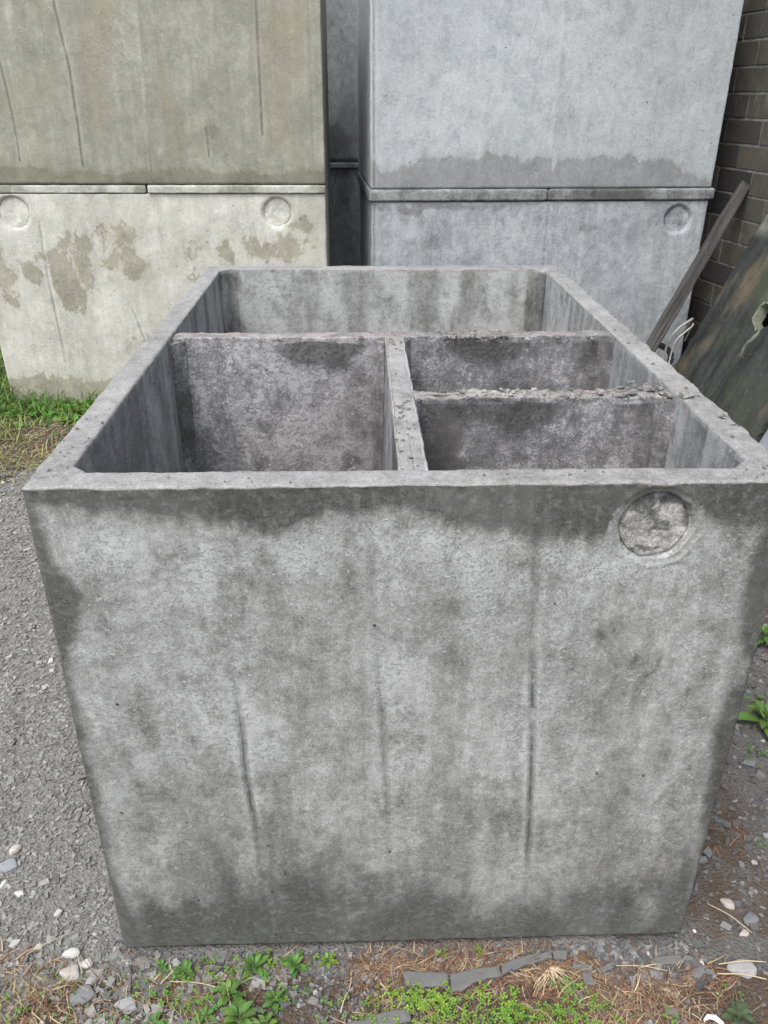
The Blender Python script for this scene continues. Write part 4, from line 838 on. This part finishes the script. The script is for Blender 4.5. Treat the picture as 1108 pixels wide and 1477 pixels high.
# broad low leaves near the left stack foot
for k in range(420):
    xx_, yy_ = cr.uniform(-2.9, -1.25), cr.gauss(4.28, .09)
    if yy_ > 4.44: continue
    for q in range(3): leaf(mb, (xx_, yy_, gz1(xx_, yy_)+.01), cr.uniform(0, 6.28), cr.uniform(.03, .06), cr.uniform(.015, .03), cr.uniform(.2, 1.0), (.10*cr.uniform(.8, 1.3), .24*cr.uniform(.8, 1.3), .04))
co_ = mb.build('ground_cover', M['leaf'], None, True); tag(co_, 'clover and low green leaves spreading over the soil', 'ground cover', kind='stuff')

# single stalks one can point at
stn = NT('stalk'); M['stalk'] = stn.fin(stn.mix(stn.noise(stn.co, 60), (.36, .28, .18), (.58, .48, .34)), .8)
def stalk(a, b, r, label):
    za, zb_ = gz1(*a)+.012, gz1(*b)+.014; m_ = ((a[0]+b[0])/2+.002, (a[1]+b[1])/2+.0015, (za+zb_)/2+.005)
    v_, f_ = tube(spline([(a[0], a[1], za), m_, (b[0], b[1], zb_)], 5), [r*.55]*10+[r*.4], 6); o = mesh_np('dry_stalk', np.array([list(k) for k in v_]), f_, M['stalk']); tag(o, label, 'dry stalk')
stalk((-.683, .953), (-.636, .912), .0020, 'pale dry stalk at the bottom left corner'); stalk((.724, 1.202), (.795, 1.13), .0018, 'long pale stalk slanting over slate right of the tank'); stalk((.689, 1.042), (.783, 1.026), .0024, 'thick pale stalk across the ground below the broad flat rock')
stalk((.485, 1.059), (.587, 1.044), .0014, 'thin pale stalk right of the loose mortar fragments'); stalk((-.74, 1.07), (-.655, 1.13), .0014, 'thin brown twig above the white stones'); stalk((.70, 1.064), (.80, 1.066), .0022, 'straight stalk lying across the top of the broad flat rock'); stalk((-.43, 1.02), (-.32, 1.005), .0016, 'reddish twig through the left weed patch')
# dried root tuft in front of the mortar strip
mb = MB(); cr2 = random.Random(9)
for k in range(26):
    az = cr2.uniform(-2.4, .2); ln = cr2.uniform(.03, .06); p = [(0, 0, .012)]
    for q in (.4, .7, 1): p.append((math.cos(az)*ln*q+cr2.gauss(0, .003), math.sin(az)*ln*q, .012+.012*q-.022*q*q))
    v_, f_ = tube(spline(p, 4), .0009, 5); mb.add([list(k_) for k_ in v_], f_)
o = mb.build('dried_tuft', M['stalk'], None, True, loc=(.345, 1.052, gz1(.345, 1.052))); tag(o, 'bleached dried grass tuft in front of the narrow mortar strip', 'dried grass tuft')

# ------------------------------------------------------------ light, sky, camera
w = bpy.data.worlds.new('World'); sc.world = w; w.use_nodes = True; t = w.node_tree; bg = t.nodes['Background']
sky = t.nodes.new('ShaderNodeTexSky'); sky.sky_type = 'NISHITA'; sky.sun_disc = False; sky.sun_elevation = math.radians(58); sky.sun_rotation = math.radians(208); sky.dust_density = 4; sky.air_density = 1.2
hs = t.nodes.new('ShaderNodeHueSaturation'); hs.inputs['Saturation'].default_value = .45; t.links.new(sky.outputs[0], hs.inputs['Color']); t.links.new(hs.outputs[0], bg.inputs[0]); bg.inputs[1].default_value = .15
sl = bpy.data.lights.new('sun', 'SUN'); sl.energy = 1.5; sl.angle = math.radians(28); sl.color = (1, .97, .93); so_ = bpy.data.objects.new('sun', sl); COL.objects.link(so_)
# sun_rotation 200 deg -> direction towards the sun (behind the camera, a little left)
sd = Vector((-.469*math.cos(math.radians(58)), -.883*math.cos(math.radians(58)), math.sin(math.radians(58)))); so_.rotation_euler = (-sd).to_track_quat('-Z', 'Y').to_euler(); so_.location = (0, 0, 6)
sc.view_settings.view_transform = 'Standard'; sc.view_settings.look = 'None'; sc.view_settings.gamma = 1; sc.view_settings.exposure = 0.75
cd = bpy.data.cameras.new('camera'); cam = bpy.data.objects.new('camera', cd); COL.objects.link(cam); sc.camera = cam
p, r = .4788, .0048; Rv = Vector((1, 0, 0)); Uv = Vector((0, math.sin(p), math.cos(p))); Fv = Vector((0, math.cos(p), -math.sin(p)))
R2 = Rv*math.cos(r)+Uv*math.sin(r); U2 = -Rv*math.sin(r)+Uv*math.cos(r)
cam.matrix_world = Matrix(((R2.x, U2.x, -Fv.x, 0), (R2.y, U2.y, -Fv.y, 0), (R2.z, U2.z, -Fv.z, 1.6), (0, 0, 0, 1)))
cd.sensor_fit = 'HORIZONTAL'; cd.sensor_width = 36; cd.lens = 1169.4/1108*36; cd.clip_start = .05; cd.clip_end = 400
